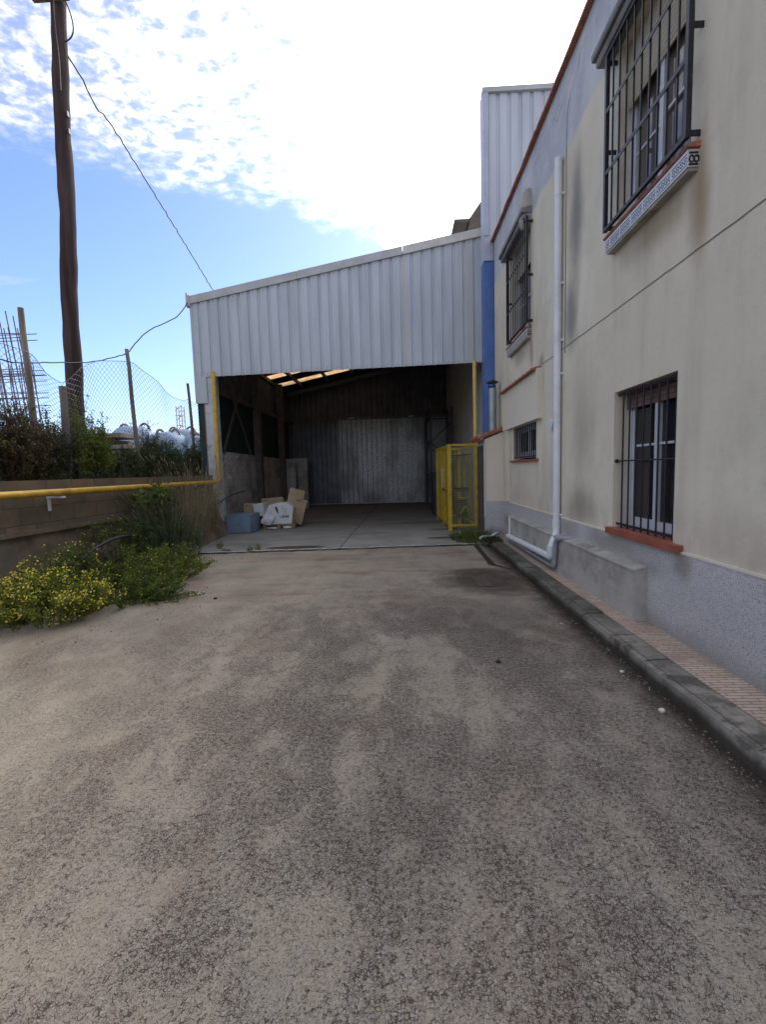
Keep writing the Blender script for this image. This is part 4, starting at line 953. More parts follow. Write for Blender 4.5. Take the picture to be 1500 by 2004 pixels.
def carton(label, x, y, z, rz_, w_, d_, h_, mat, tilt=0, flaps=True, cat='box', tx=0):
    c0 = thing('cardboard_box', label, cat)
    T = Matrix.Translation((x, y, z)) @ Matrix.Rotation(rz_, 4, 'Z') @ Matrix.Rotation(tilt, 4, 'Y') @ Matrix.Rotation(tx, 4, 'X')
    t = .006; g = MB(); g.box(0, w_, 0, t, 0, h_, M=T); g.box(0, w_, d_-t, d_, 0, h_, M=T); g.box(0, t, t, d_-t, 0, h_, M=T); g.box(w_-t, w_, t, d_-t, 0, h_, M=T); g.box(t, w_-t, t, d_-t, 0, t, M=T)
    g.build('body', mat, c0)
    if flaps:
        for (ax, sgn, a0) in (('X', 1, .6), ('Y', 1, .4)):
            g = MB(); Tf = T @ Matrix.Translation((0, 0, h_)) @ Matrix.Rotation(a0 if ax == 'X' else -a0, 4, ax); g.box(.004, (w_ if ax == 'X' else .15), .004, (.14 if ax == 'X' else d_), .001, .006, M=Tf); g.build('flap', mat, c0)
    return c0
carton('brown cardboard box leaning open behind the white carton on the right', -3.14, 12.55, .17, .15, .34, .30, .62, M['carton'], .28)
carton('wide brown cardboard box behind the white carton on the left', -3.95, 12.75, .17, .10, .62, .45, .58, M['carton'], -.06)
carton('small pale box leaning on the left edge of the packaging heap', -4.08, 12.42, .35, -.10, .30, .26, .36, M['cartonw'], -.12, False)
carton('dark low cardboard box between the shed wall and the pallet', -4.42, 12.5, .022, .05, .34, .5, .62, M['carton'], 0)
g = MB(); T = Matrix.Translation((-3.25, 12.5, .52)) @ Matrix.Rotation(.25, 4, 'Z') @ Matrix.Rotation(.3, 4, 'Y') @ Matrix.Rotation(-.18, 4, 'X'); g.box(0, .42, 0, .006, 0, .66, M=T); g.box(.0, .42, -.001, .10, .66, .666, M=T)
tag(g.build('cardboard_sheet', M['carton']), 'tall flattened cardboard sheet sticking up at the right of the heap', 'cardboard')
lump('plastic_bag', 'clear plastic bag slumped in front of the white carton', 'bag', (-3.60, 12.04, .30), (.15, .05, .14), M['plastic'], 3, 16, .45)
lump('plastic_scrap', 'crumpled plastic stuffed under the left half of the pallet', 'rubbish', (-3.55, 12.2, .06), (.14, .12, .035), M['plastic'], 5)
lump('plastic_scrap', 'crumpled plastic stuffed under the right half of the pallet', 'rubbish', (-3.12, 12.24, .068), (.14, .1, .04), M['plastic'], 8)

# yellow mesh cage
cg = thing('mesh_cage', 'yellow steel mesh cage with doors at the right of the shed', 'cage')
cx0, cx1, cy0, cy1, ch = 1.225, 1.885, 11.12, 13.45, 2.13
shx = -.10/2.3   # the cage stands slightly askew
def C(x, y, z): return (x+shx*(y-cy0), y, z)
g = MB(); pw = .06
for (x, y) in ((cx0, cy0), (cx1, cy0), (cx0, cy1), (cx1, cy1), (cx0, (cy0+cy1)/2)):
    wd = .095 if (x, y) == (cx0, cy0) else pw
    g.bar(C(x, y, .03 if x == cx0 else .12), C(x, y, ch), wd, wd)
for z in (.14, ch-.02):
    g.bar(C(cx0, cy0, z), C(cx1, cy0, z), .04, .05); g.bar(C(cx0, cy1, z), C(cx1, cy1, z), .04, .05)
    g.bar(C(cx0, cy0, z), C(cx0, cy1, z), .05, .04); g.bar(C(cx1, cy0, z), C(cx1, cy1, z), .05, .04)
g.box(cx0-.05, cx0+.05, cy0-.05, cy0+.05, .02, .035)
g.build('frame', M['cageyellow'], cg)
def mesh_panel(P0, U, V, nu, nv, r, name, mat):
    mb = MB(); P0, U, V = Vector(P0), Vector(U), Vector(V)
    for i in range(nu+1):
        a = P0+U*(i/nu); mb.bar(a, a+V, r, r)
    for j in range(nv+1):
        a = P0+V*(j/nv); mb.bar(a+Vector((.0, -r, 0)), a+U+Vector((0, -r, 0)), r, r)
    return mb.build(name, mat, cg)
mesh_panel(C(cx0+.04, cy0, .17), Vector(C(cx1, cy0, .17))-Vector(C(cx0+.06, cy0, .17)), (0, 0, ch-.21), 12, 38, .0050, 'mesh_panel', M['cagewire'])
mesh_panel(C(cx0, cy0+.04, .17), Vector(C(cx0, cy1, .17))-Vector(C(cx0, cy0+.04, .17)), (0, 0, ch-.21), 34, 30, .0055, 'mesh_panel', M['cageyellow'])
mesh_panel(C(cx0, cy1, .17), Vector(C(cx1, cy1, .17))-Vector(C(cx0, cy1, .17)), (0, 0, ch-.21), 6, 20, .004, 'mesh_panel', M['cagewire'])
mesh_panel(C(cx1, cy0+.04, .17), Vector(C(cx1, cy1, .17))-Vector(C(cx1, cy0+.04, .17)), (0, 0, ch-.21), 18, 20, .004, 'mesh_panel', M['cagewire'])
g = MB()
for y0, y1 in ((cy0+.06, cy0+.62), (cy0+.64, cy0+1.12)):
    for a, b_ in (((y0, .2), (y0, 2.05)), ((y1, .2), (y1, 2.05)), ((y0, .2), (y1, .2)), ((y0, 2.05), (y1, 2.05))): g.bar(C(cx0-.03, a[0], a[1]), C(cx0-.03, b_[0], b_[1]), .03, .03)
do = g.build('door', M['cageyellow'], cg)
g = MB(); g.bar(C(cx0-.055, cy0+.85, 1.02), C(cx0-.055, cy0+.85, 1.55), .012, .09); g.build('notice_plate', M['whitepvc'], do)
g = MB(); g.tube([C(cx0-.07, cy0+.60, .98), C(cx0-.07, cy0+.60, 1.06)], .018, 8); g.bar(C(cx0-.05, cy0+.4, 1.0), C(cx0-.05, cy0+.85, 1.0), .02, .02); g.build('latch', M['iron'], do)
# machine inside
mc = thing('compressor', 'dark machine with yellow uprights standing inside the yellow cage', 'machine')
g = MB(); g.box(1.55, 1.80, 12.15, 12.75, .22, .72); g.tube([(1.56, 12.05, .45), (1.80, 12.05, .45)], .17, 18); g.build('body', M['rackblack'], mc)
g = MB(); g.box(1.58, 1.66, 12.3, 12.38, .022, 1.98); g.box(1.60, 1.76, 12.1, 12.16, .72, .76); g.box(1.74, 1.79, 12.3, 12.4, .9, 1.95); g.build('upright', M['cageyellow'], mc)
g = MB(); g.tube(bez((1.60, 11.9, .35), (1.75, 11.7, .75), (1.80, 11.95, .30), 8), .022, 8); g.build('guard_tube', M['cageyellow'], mc)
g = MB(); g.box(1.50, 1.82, 12.0, 12.8, .95, 1.03); g.tube([(1.42, 12.1, .9), (1.44, 12.2, 1.5)], .012, 6); g.box(1.25, 1.84, 11.6, 13.2, 1.88, 1.90); g.build('shelf', M['iron'], mc)
for k in range(2):
    g = MB(); g.bar((1.68, 12.28, .2), (1.72+.04*k, 12.5+.3*k, .022), .04, .04); g.build('leg', M['iron'], mc)
# rack
rk = thing('storage_rack', 'dark steel rack frame with crossed bracing against the right shed wall', 'rack')
def upright(x, y, z1, xb):
    g = MB(); g.bar((x, y, .022), (x, y, z1), .08, .08); g.bar((xb, y, .022), (xb, y, z1+.1), .08, .08)
    z = .3
    for zz in (z1-.25,): g.bar((x, y, zz), (xb, y, zz), .05, .05)
    k = 0
    while z < z1-.6:
        g.bar((x if k % 2 else xb, y, z), (xb if k % 2 else x, y, z+.75), .04, .03); z += .75; k += 1
    return g.build('upright_frame', M['rackblack'], rk)
upright(1.22, 17.2, 3.75, 2.02); upright(1.20, 19.4, 3.9, 2.08)
for z in (1.3, 2.6, 3.5):
    g = MB(); g.bar((1.22, 17.2, z), (1.20, 19.4, z), .05, .10); g.build('beam', M['rackblack'], rk)
g = MB(); g.box(1.3, 2.0, 17.4, 19.2, 1.36, 1.40); g.build('shelf', M['darksheet'], rk)
g = MB(); g.box(1.10, 1.34, 14.6, 15.7, .022, 1.45); g.box(1.34, 1.5, 14.6, 15.0, .022, .9)
tag(g.build('cabinet', M['rackblack']), 'dark upright steel cabinet behind the yellow cage', 'cabinet')
# bulb hanging near the rear door
g = MB(); g.tube([(-.42, 20.2, 4.35), (-.42, 20.2, 3.80)], .008, 6); bo_ = MB()
lm = thing('hanging_lamp', 'small lamp hanging on a wire before the rear sheet door', 'lamp'); g.build('wire', M['cable'], lm)
g = MB(); g.tube([(-.42, 20.2, 3.82), (-.42, 20.2, 3.76), (-.42, 20.2, 3.70)], [.02, .05, .03], 10); g.build('bulb', M['whitepvc'], lm)

# broken gutter piece, drain cover, pebbles
g = MB(); n_ = 8
for i in range(n_):
    t0, t1 = i/n_, (i+1)/n_
    def gp_(t, s_): return (1.58+t*.42, 8.98+.16*t+.085*s_, .09+.05*abs(s_)*1.2+.02*sin(t*9)+.07*t)
    for s0, s1 in ((-1, -.35), (-.35, .35), (.35, 1)):
        g.quad(gp_(t0, s0), gp_(t1, s0), gp_(t1, s1), gp_(t0, s1))
tag(g.build('gutter_piece', worn('pale_green_plastic', (.42, .52, .52), .4, 0, .15, (.2, .2, .17), .6, 12)), 'broken pale green gutter piece lying by the lean-to', 'debris')
g = MB(); g.box(.98, 1.18, 5.80, 6.40, .001, .007)
dc = tag(g.build('drain_cover', worn('drain_cover', (.095, .072, .056), .6, .2, .2, (.05, .04, .03), .5, 9)), 'brown square drain cover set in the damp floor', 'drain')
def pebble(label, x, y, r, mat, sd_, z=0):
    o = lump('pebble', label, 'stone', (x, y, z+r*.5), (r, r*.8, r*.6), mat, sd_, 6, .2); return o
M['whitestone'] = worn('white_stone', (.62, .61, .58), .8, 0, .1); M['darkstone'] = worn('dark_stone', (.05, .04, .03), .8)
pebble('larger white pebble lying at the foot of the kerb', 1.60, 2.74, .020, M['whitestone'], 1)
pebble('small white pebble farther along the kerb foot', 1.62, 3.29, .014, M['whitestone'], 2)
pebble('dark brown stone alone in the middle of the yard', .748, 3.49, .020, M['darkstone'], 4)
pebble('tiny white chip near the damp patch by the kerb', 1.55, 4.35, .010, M['whitestone'], 6)
pebble('dark clod on the pale floor near the yellow weeds', -2.35, 5.45, .022, M['darkstone'], 9)

# ------------------------------------------------------------------ LEFT TERRAIN, FENCE, POLE
g = MB(); NXX = 26
g.add([(-5.03, SY+.1, 1.42), (-5.55, -8, 1.42), (-40, -8, 1.42), (-70, 90, 1.42), (-5.03, 90, 1.42)], [(0,4,3,2,1)])
g.add([(-5.03, SY+.1, 1.42), (-5.55, -8, 1.42), (-5.55, -8, -.4), (-5.03, SY+.1, -.4)], [(0,1,2,3)])
tag(g.build('raised_ground', M['dirt']), kind='structure')
FX = -5.62
fence = thing('chain_link_fence', 'sagging chain-link fence on weathered posts above the block wall', 'fence')
for (yb, xo, zt, yt, r) in ((6.88, 0, 4.13, 6.81, .045), (9.60, 0, 4.22, 9.47, .042), (12.35, 0.0, 4.02, 12.15, .040), (7.60, -.05, 3.12, 7.58, .060), (4.1, 0, 4.1, 4.1, .045)):
    g = MB(); q = []; rad = []
    for k in range(9):
        t = k/8; q.append((FX+xo+random.uniform(-.006, .006), yb+(yt-yb)*t+random.uniform(-.006, .006), 1.3+(zt-1.3)*t)); rad.append(r*(1.1-.2*t))
    g.tube(q, rad, 10); g.build('post', M['greypost'], fence)
prof_y = [3.0, 4.1, 5.5, 6.82, 7.12, 7.45, 7.60, 7.95, 8.55, 9.40, 9.60, 10.17, 10.75, 11.3, 11.8, 12.2, 12.9]
prof_z = [3.9, 3.9, 3.5, 3.45, 3.24, 3.14, 3.22, 3.50, 3.77, 3.95, 3.96, 3.78, 3.60, 3.50, 3.50, 3.62, 3.4]
def ftop(y): return float(np.interp(y, prof_y, prof_z))
g = MB(); cell = .056
ys_ = np.arange(3.0, 12.9, cell); nv_ = 44
def fp(i, j):     # i along, j up (0..nv_)
    y = 3.0+i*cell; y += .05*sin(i*.085+j*.125)*(j/nv_); t = j/nv_
    z = 1.45+(ftop(y)-1.45)*t
    x = FX+.05+.05*sin(y*1.7+t*3)+.03*sin(y*5)*t
    return Vector((x, y, z))
NI = len(ys_)
r_ = .0025
for i in range(NI-1):
    for j in range(nv_):
        if (i+j) % 2: a, b_ = fp(i, j), fp(i+1, j+1)
        else: a, b_ = fp(i+1, j), fp(i, j+1)
        d_ = (b_-a).normalized(); s_ = d_.cross(Vector((1, 0, 0))).normalized()*r_; x_ = Vector((r_, 0, 0))
        g.add([a+s_, a-s_*.5+x_, a-s_*.5-x_, b_+s_, b_-s_*.5+x_, b_-s_*.5-x_], [(0,1,4,3),(1,2,5,4),(2,0,3,5)])
g.build('mesh', M['wire'], fence)
g = MB(); g.tube([tuple(fp(i, nv_)) for i in range(0, NI, 2)], .005, 5); g.build('top_wire', M['wire'], fence)

pole = thing('utility_pole', 'tall dark brown wooden utility pole rising behind the fence', 'pole')
g = MB(); q = []; rad = []
for k in range(46):
    t = k/45; z = 1.2+t*(11.2-1.2)
    q.append((-6.36+(z-2.9)*.0500-.012*sin(z*1.6)+.004*sin(z*7), 8.8+.01*sin(z*2.2), z)); rad.append(.150-(z-2.9)*.0033+.006*sin(z*3.7)+.004*sin(z*9.3))
g.tube(q, rad, 16); po = g.build('shaft', M['woodpole'], pole)
g = MB(); g.box(-6.36, -5.70, 8.62, 8.70, 10.10, 10.20, M=Matrix.Translation((0, 0, 0))); g.build('crossarm', M['greypost'], pole)
g = MB(); g.tube(bez((-5.78, 8.66, 10.12), (-5.50, 8.66, 9.45), (-5.86, 8.68, 9.42), 12), .012, 6); g.build('wire_loop', M['cable'], pole)
g = MB(); g.tube([(-5.97+.01*sin(z*5), 8.655, z) for z in np.linspace(8.6, 10.3, 14)], .008, 5); g.build('conduit', M['greypost'], pole)
g = MB()
for zz in (8.2, 7.9): g.box(-5.96, -5.93, 8.7, 8.75, zz, zz+.09)
g.build('staple', M['iron'], pole)
def sag(a, b, s_, n_=30, kinks=()):
    out = []
    for k in range(n_+1):
        t = k/n_; p = Vector(a)*(1-t)+Vector(b)*t; p.z -= s_*4*t*(1-t)
        p.z += .012*sin(k*2.3)+.01*sin(k*5.1); p.x += .01*sin(k*3.7)
        for (kt, dz_, wd) in kinks: p.z += dz_*math.exp(-((t-kt)/wd)**2)
        out.append(tuple(p))
    return out
g = MB(); g.tube(sag((-5.93, 8.78, 9.36), (-6.20, 16.0, 7.75), -.05, 60, ((.12, -.14, .04),)), .014, 6)
tag(g.build('overhead_cable', M['cable']), 'upper overhead cable running down from the pole towards the shed roof', 'cable')
CB = [(-5.11, 11.38, 5.84), (-5.25, 11.0, 5.35), (-5.55, 10.3, 4.85), (-5.60, 9.75, 4.40), (-5.64, 9.52, 4.16), (-5.66, 9.0, 3.93), (-5.70, 8.3, 3.68), (-5.75, 7.6, 3.52), (-5.75, 7.0, 3.38), (-5.72, 6.5, 3.30), (-5.7, 5, 3.3)]
g = MB(); CS = []
for i in range(len(CB)-1):
    p0, p1, p2, p3 = (Vector(CB[max(i-1, 0)]), Vector(CB[i]), Vector(CB[i+1]), Vector(CB[min(i+2, len(CB)-1)]))
    for k in range(5):
        t = k/5; CS.append(.5*(2*p1+(p2-p0)*t+(2*p0-5*p1+4*p2-p3)*t*t+(3*p1-p0-3*p2+p3)*t**3)+Vector((0, 0, .006*sin(i*5+k*2.1))))
g.tube(CS, .011, 6)
tag(g.build('overhead_cable', M['cable']), 'lower cable sagging from the shed corner along the fence top', 'cable')

# ------------------------------------------------------------------ BEYOND THE FENCE
M['rebar'] = worn('rusty_rebar', (.13, .095, .10), .7, .3, .3, (.2, .1, .07), .4, 10)
def rebar(label, X, Y, Z0, hgt, w_, d_, nb, rings, lean, seed):
    rr = np.random.default_rng(seed); t_ = thing('rebar_cage', label, 'rebar cage', 'rebar cages stacked in the neighbouring yard')
    g = MB()
    for k in range(nb):
        x = X+w_*(k/(nb-1))+rr.normal(0, .03); y = Y+(d_ if k % 2 else 0)
        g.tube([(x+lean*hgt, y, Z0), (x+lean*.5*hgt+rr.normal(0, .05), y, Z0+hgt*.5), (x, y, Z0+hgt*(1+rr.normal(0, .03)))], .018, 5)
    g.build('upright_bars', M['rebar'], t_)
    g = MB()
    for z in rings:
        f_ = 1-(z-Z0)/hgt; xo = lean*hgt*f_
        for dz_ in (0, .2):
            zz = z+dz_+rr.normal(0, .02)
            g.bar((X+xo-.2, Y, zz), (X+xo+w_+.2, Y, zz+rr.normal(0, .03)), .022, .022); g.bar((X+xo-.2, Y+d_, zz+.06), (X+xo+w_+.25, Y+d_, zz+.05), .022, .022)
    g.build('stirrups', M['rebar'], t_)
rebar('tall bundle of upright rebar with stirrups at the left edge of the picture', -13.6, 14.6, 1.4, 5.3, 1.3, .5, 11, (6.15, 5.0, 4.25, 3.0), .11, 3)
rebar('second rebar bundle leaning behind the first one', -15.2, 16.0, 1.4, 4.6, 1.8, .8, 9, (5.2, 4.1, 3.0), .04, 5)
M['bigbag'] = worn('white_sack', (.32, .40, .53), .75, 0, .15, (.22, .27, .36), .5, 1.0, .3, .03)
for k, (x, y, z, r, lb) in enumerate((
    (-11.4, 19.3, 2.7, (1.0, .8, 1.2), 'large pale bulk bag just left of the second fence post'), (-9.9, 19.2, 2.6, (.75, .7, 1.0), 'bulk bag between the second post and the leafless shrub'),
    (-8.8, 19.8, 2.6, (.6, .6, .95), 'narrow bulk bag with raised lifting loops in the middle'), (-10.9, 22.6, 2.9, (1.0, .8, 1.15), 'bulk bag in the row behind'), (-8.0, 18.3, 2.45, (.55, .55, .85), 'right-hand bulk bag beside the third fence post'))):
    t_ = thing('bulk_bag', lb, 'bulk bag', 'white bulk bags in the neighbouring yard')
    o = lump('bag', None, None, (x, y, z-.15), r, M['bigbag'], 20+k, 12, .10); o.parent = t_
    for sx in (-1, 1):
        g = MB(); g.tube(bez((x+sx*r[0]*.75, y, z+r[2]*.55), (x+sx*r[0]*.55, y, z+r[2]*1.25), (x+sx*r[0]*.15, y, z+r[2]*.75), 8), .05, 6); g.build('lifting_loop', M['greypost'], t_)
st = thing('timber_stack', 'stack of weathered boards and slabs beyond the fence', 'timber stack')
for k in range(8):
    g = MB(); dx_ = random.uniform(-.3, .3); g.box(-12.4+dx_, -8.9+dx_+random.uniform(-.5, .2), 14.5, 15.8, 1.55+.19*k, 1.68+.19*k, M=Matrix.Rotation(.0, 4, 'Z')); g.build('board', M['greypost'] if k % 3 else M['palletwood'], st)
g = MB(); g.box(-60, -9, 40, 40.4, 1.3, 3.9)
tag(g.build('boundary_wall', worn('far_wall', (.42, .40, .39), .9, 0, .1)), 'long pale wall far behind the neighbouring yard', 'wall')
g = MB()
for sx, sy in ((-.22, -.22), (.22, -.22), (-.22, .22), (.22, .22)): g.bar((-14.5+sx, 30+sy, 1.4), (-14.5+sx*.8, 30+sy*.8, 6.15), .05, .05)
for k in range(14):
    z = 1.6+.33*k; g.bar((-14.72, 29.78, z), (-14.28, 29.78, z+.33*(k % 2)), .035, .035); g.bar((-14.72, 30.2, z), (-14.28, 30.2, z), .035, .035)
tag(g.build('lattice_mast', worn('mast_paint', (.55, .50, .48), .6, 0, .2)), 'pale lattice mast standing beyond the bulk bags', 'mast')

# ------------------------------------------------------------------ PLANTS
def unit(n_):
    v_ = RN.normal(size=(n_, 3)); return v_/np.linalg.norm(v_, axis=1, keepdims=True)
def leaves_mesh(name, P, size, mat, parent, aspect=.45, up=.3, T=None):
    """P: (n,3) leaf positions; each leaf is a folded diamond of two faces"""
    n_ = len(P); a = unit(n_) if T is None else T+.6*unit(n_)
    a[:, 2] += up; a /= np.linalg.norm(a, axis=1, keepdims=True)
    b_ = np.cross(a, unit(n_)); b_ /= np.linalg.norm(b_, axis=1, keepdims=True)+1e-9
    nn = np.cross(a, b_); s_ = size*(RN.random(n_)*.8+.6)
    s_ = s_[:, None]
    v0 = P; v1 = P+a*s_*.5+b_*s_*aspect*.5+nn*s_*.08; v2 = P+a*s_; v3 = P+a*s_*.5-b_*s_*aspect*.5+nn*s_*.08
    V = np.stack([v0, v1, v2, v3], 1).reshape(-1, 3)
    me = bpy.data.meshes.new(name); me.vertices.add(len(V)); me.vertices.foreach_set('co', V.astype(np.float32).ravel())
    idx = np.arange(n_)[:, None]*4+np.array([[0, 1, 2, 0, 2, 3]]); idx = idx.ravel()
    me.loops.add(len(idx)); me.loops.foreach_set('vertex_index', idx.astype(np.int32))
    me.polygons.add(n_*2); me.polygons.foreach_set('loop_start', np.arange(0, n_*6, 3, dtype=np.int32)); me.polygons.foreach_set('loop_total', np.full(n_*2, 3, dtype=np.int32))
    me.materials.append(mat); me.update(); me.validate()
    o = bpy.data.objects.new(name, me); COL.objects.link(o); o.parent = parent; return o
def plant(name, label, cat, base, rx, ry, hgt, nst, lps, lsz, leafmat, group=None, spread=.35, droop=.2, flowers=0, fsz=.02, stem_r=.004, bias=(0, 0), aspect=.45, bare=.15, twigs=2, stemmat=None, fmat=None, minz=None):
    t_ = thing(name, label, cat, group); g = MB(); LP = []; FP = []
    bx_, by_, bz_ = base
    for s_ in range(nst):
        a = random.uniform(0, 2*pi); rad = sqrt(random.random()); hh = hgt*random.uniform(.45, 1.0)*(1-.45*rad*rad)
        b0 = Vector((bx_+rx*spread*rad*cos(a)+random.uniform(-.03, .03), by_+ry*spread*rad*sin(a), bz_-.02))
        tip = Vector((bx_+rx*rad*cos(a)+bias[0]*hh, by_+ry*rad*sin(a)+bias[1]*hh, bz_+hh))
        mid = (b0+tip)/2+Vector((0, 0, hh*droop))+Vector((random.uniform(-1, 1), random.uniform(-1, 1), 0))*hgt*.06
        br = [(bez(b0, mid, tip, 7), stem_r)]
        for q in range(twigs):
            k0 = random.randint(2, 6); p0 = br[0][0][k0]; L_ = hh*random.uniform(.15, .4)
            dv = Vector((random.uniform(-1, 1), random.uniform(-1, 1), random.uniform(-.1, .9))).normalized()*L_
            br.append((bez(p0, p0+dv*.5+Vector((0, 0, L_*.15)), p0+dv, 4), stem_r*.6))
        for pts2, r2 in br:
            g.tube(pts2, [r2*(1-.7*i/(len(pts2)-1)) for i in range(len(pts2))], 4, cap=False)
            nl = int(lps*(1 if r2 == stem_r else .5))
            for _ in range(nl):
                t = random.uniform(bare if r2 == stem_r else 0, 1)*(len(pts2)-1); i = min(int(t), len(pts2)-2)
                p = pts2[i].lerp(pts2[i+1], t-i); j = lsz*.7; z = p.z+random.uniform(-j, j)
                if minz is not None: z = max(z, minz)
                LP.append((p.x+random.uniform(-j, j), p.y+random.uniform(-j, j), max(z, bz_+.005)))
            if flowers and random.random() < .8:
                e = pts2[-1]
                for _ in range(flowers):
                    FP.append((e.x+random.gauss(0, fsz*1.6), e.y+random.gauss(0, fsz*1.6), max(bz_+.02, e.z+random.gauss(0, fsz*1.4))))
    g.build('stems', stemmat or M['stem'], t_)
    leaves_mesh('foliage', np.array(LP), lsz, leafmat, t_, aspect)
    if FP: leaves_mesh('flowers', np.array(FP), fsz, fmat or M['flower'], t_, .9, .5)['kind'] = 'stuff'
    return t_
def grass(name, label, base, rx, ry, hgt, nb, mat, lean=(0, 0), wdt=.006, seedhead=False, cat='grass', group=None):
    t_ = thing(name, label, cat, group); g = MB()
    for _ in range(nb):
        a = random.uniform(0, 2*pi); r = sqrt(random.random()); b0 = Vector((base[0]+rx*r*cos(a), base[1]+ry*r*sin(a), base[2]-.01)); hh = hgt*random.uniform(.4, 1)
        out = Vector((cos(a), sin(a), 0))*hh*random.uniform(.05, .5)+Vector((lean[0]*hh, lean[1]*hh, 0))
        tip = b0+out+Vector((0, 0, hh)); mid = b0+out*.25+Vector((0, 0, hh*.65)); pts2 = bez(b0, mid, tip, 6)
        sd_ = Vector((-sin(a), cos(a), 0))*wdt/2; sd_.rotate(Matrix.Rotation(random.uniform(-1, 1), 3, 'Z'))
        vs = []
        for i, p in enumerate(pts2):
            w_ = 1-.85*i/6; vs += [p-sd_*w_, p+sd_*w_]
        g.add(vs, [(2*i, 2*i+1, 2*i+3, 2*i+2) for i in range(6)])
        if seedhead and random.random() < .35:
            d_ = (pts2[-1]-pts2[-2]).normalized(); g.tube([pts2[-1], pts2[-1]+d_*.05, pts2[-1]+d_*.1], [.003, .008, .002], 5)
    g.build('blades', mat, t_); return t_

# --- in the yard, left
plant('flowering_weed', 'bushy weed thick with yellow flowers at the lower left edge', 'weed', (-3.95, 4.75, 0), .75, .62, .62, 120, 48, .036, M['leaf_y'], None, .5, .18, 10, .021)
plant('flowering_weed', 'low yellow flowered weed behind the densest clump at the left edge', 'weed', (-4.35, 5.55, 0), .6, .6, .75, 80, 44, .036, M['leaf_g'], None, .5, .18, 2, .022)
plant('green_weed', 'sprawling dark green weed spreading onto the concrete left of centre', 'weed', (-3.65, 5.6, 0), .95, .75, .38, 170, 46, .032, M['leaf_g'], None, .7, .25, 1, .014)
plant('green_weed', 'green weed with scattered yellow flowers in the middle of the bed', 'weed', (-3.75, 6.6, 0), .85, .8, .55, 150, 46, .032, M['leaf_y'], None, .6, .2, 1, .018)
plant('green_weed', 'dark shaded weed close against the footing of the block wall', 'weed', (-4.45, 6.6, 0), .5, 1.0, .6, 90, 30, .035, M['leaf_d'], None, .6, .2)
plant('creeping_weed', 'flat creeping shoots reaching out over the concrete at the clump end', 'weed', (-3.2, 5.45, 0), .85, .42, .09, 70, 26, .024, M['leaf_g'], None, .2, .1, 1, .014)
plant('creeping_weed', 'flat creeping shoots beyond the flowering bed near the slab', 'weed', (-3.75, 7.5, 0), .62, .35, .16, 60, 28, .026, M['leaf_y'], None, .3, .1, 1, .014)
plant('russet_weed', 'reddish brown withered weed among the green ones', 'weed', (-4.25, 5.75, 0), .45, .5, .62, 34, 26, .03, M['leaf_r'], None, .5, .2)
plant('fennel', 'tall feathery dark green fennel against the block wall', 'shrub', (-4.45, 8.05, 0), .50, .75, 1.35, 150, 70, .050, M['leaf_f'], None, .7, .12, 0, .02, .006, aspect=.20)
plant('fennel', 'second clump of fennel nearer the shed column', 'shrub', (-4.5, 8.95, 0), .32, .5, .85, 70, 60, .046, M['leaf_f'], None, .7, .12, 1, .016, .005, aspect=.20)
plant('wall_weed', 'thin green weed with a few flowers growing on the wall ledge', 'weed', (-4.85, 7.2, .45), .22, .6, .55, 34, 26, .028, M['leaf_g'], None, .8, .1, 2, .016)
grass('dry_grass', 'tall dry straw coloured grass leaning over the yellow pipe', (-4.50, 9.7, .25), .24, .9, 1.75, 460, M['dry'], (.02, .05), .009, True)
grass('dry_grass', 'fallen tangle of dead grass beside the shed column', (-4.62, 10.2, .45), .18, .8, .95, 420, M['dry'], (.22, .02), .008)
grass('green_grass', 'upright green grass blades within the fennel', (-4.25, 8.0, 0), .5, .7, 1.0, 220, M['leaf_f'], (0, 0), .010)
plant('broad_leaf_plant', 'bright green broad leaved plant hanging over the wall by the pipe', 'plant', (-4.55, 8.1, 1.05), .28, .4, .35, 26, 12, .10, M['leaf_g'], None, .4, .3, 0, .02, .006, aspect=.6)
grass('dry_grass', 'pale dead stalks standing among the fennel in front of the wall', (-4.45, 8.4, 0), .4, .7, 1.35, 260, M['dry'], (0, 0), .007, True)
plant('fennel', 'small ragged fennel at the wall foot before the hose', 'shrub', (-4.5, 7.4, 0), .35, .5, .95, 50, 50, .045, M['leaf_g'], None, .7, .12, 1, .016, .005, aspect=.22)
# --- litter and grit on the floor
n_ = 900; a_ = RN.random(n_); LPx = np.stack([-4.6+2.3*RN.random(n_)**1.5, 4.0+4.8*RN.random(n_), np.full(n_, .006)], 1)
LPk = np.stack([1.72-abs(RN.normal(0, .06, 260)), 1.6+7*RN.random(260), np.full(260, .006)], 1)
lt = thing('leaf_litter', 'dead leaves and crumbs scattered round the weeds and along the kerb foot', 'litter'); lt['kind'] = 'stuff'
leaves_mesh('leaves', np.concatenate([LPx, LPk]), .018, M['dry'], lt, .6, 0)['kind'] = 'stuff'
g = MB()
for _ in range(1500):
    x = random.uniform(-3.9, 1.7); y = random.uniform(.9, 8.6) if random.random() < .5 else random.uniform(.9, 4); s_ = random.uniform(.0025, .006)*(1.5 if random.random() < .05 else 1)
    if random.random() < .2: x = 1.72-abs(random.gauss(0, .1))
    v_ = [(x+s_*random.uniform(.6, 1.2)*cos(a), y+s_*random.uniform(.6, 1.2)*sin(a), .0005) for a in (0, 1.3, 2.6, 3.9, 5.1)]
    g.add(v_+[(x+s_*.2, y, s_*.9)], [(0,1,5),(1,2,5),(2,3,5),(3,4,5),(4,0,5)])
gt = g.build('grit', worn('loose_grit', (.30, .27, .23), .9, 0, .6, (.06, .05, .045), .9, 4)); tag(gt, 'loose grit and small chippings lying over the whole yard', 'grit', None, 'stuff')
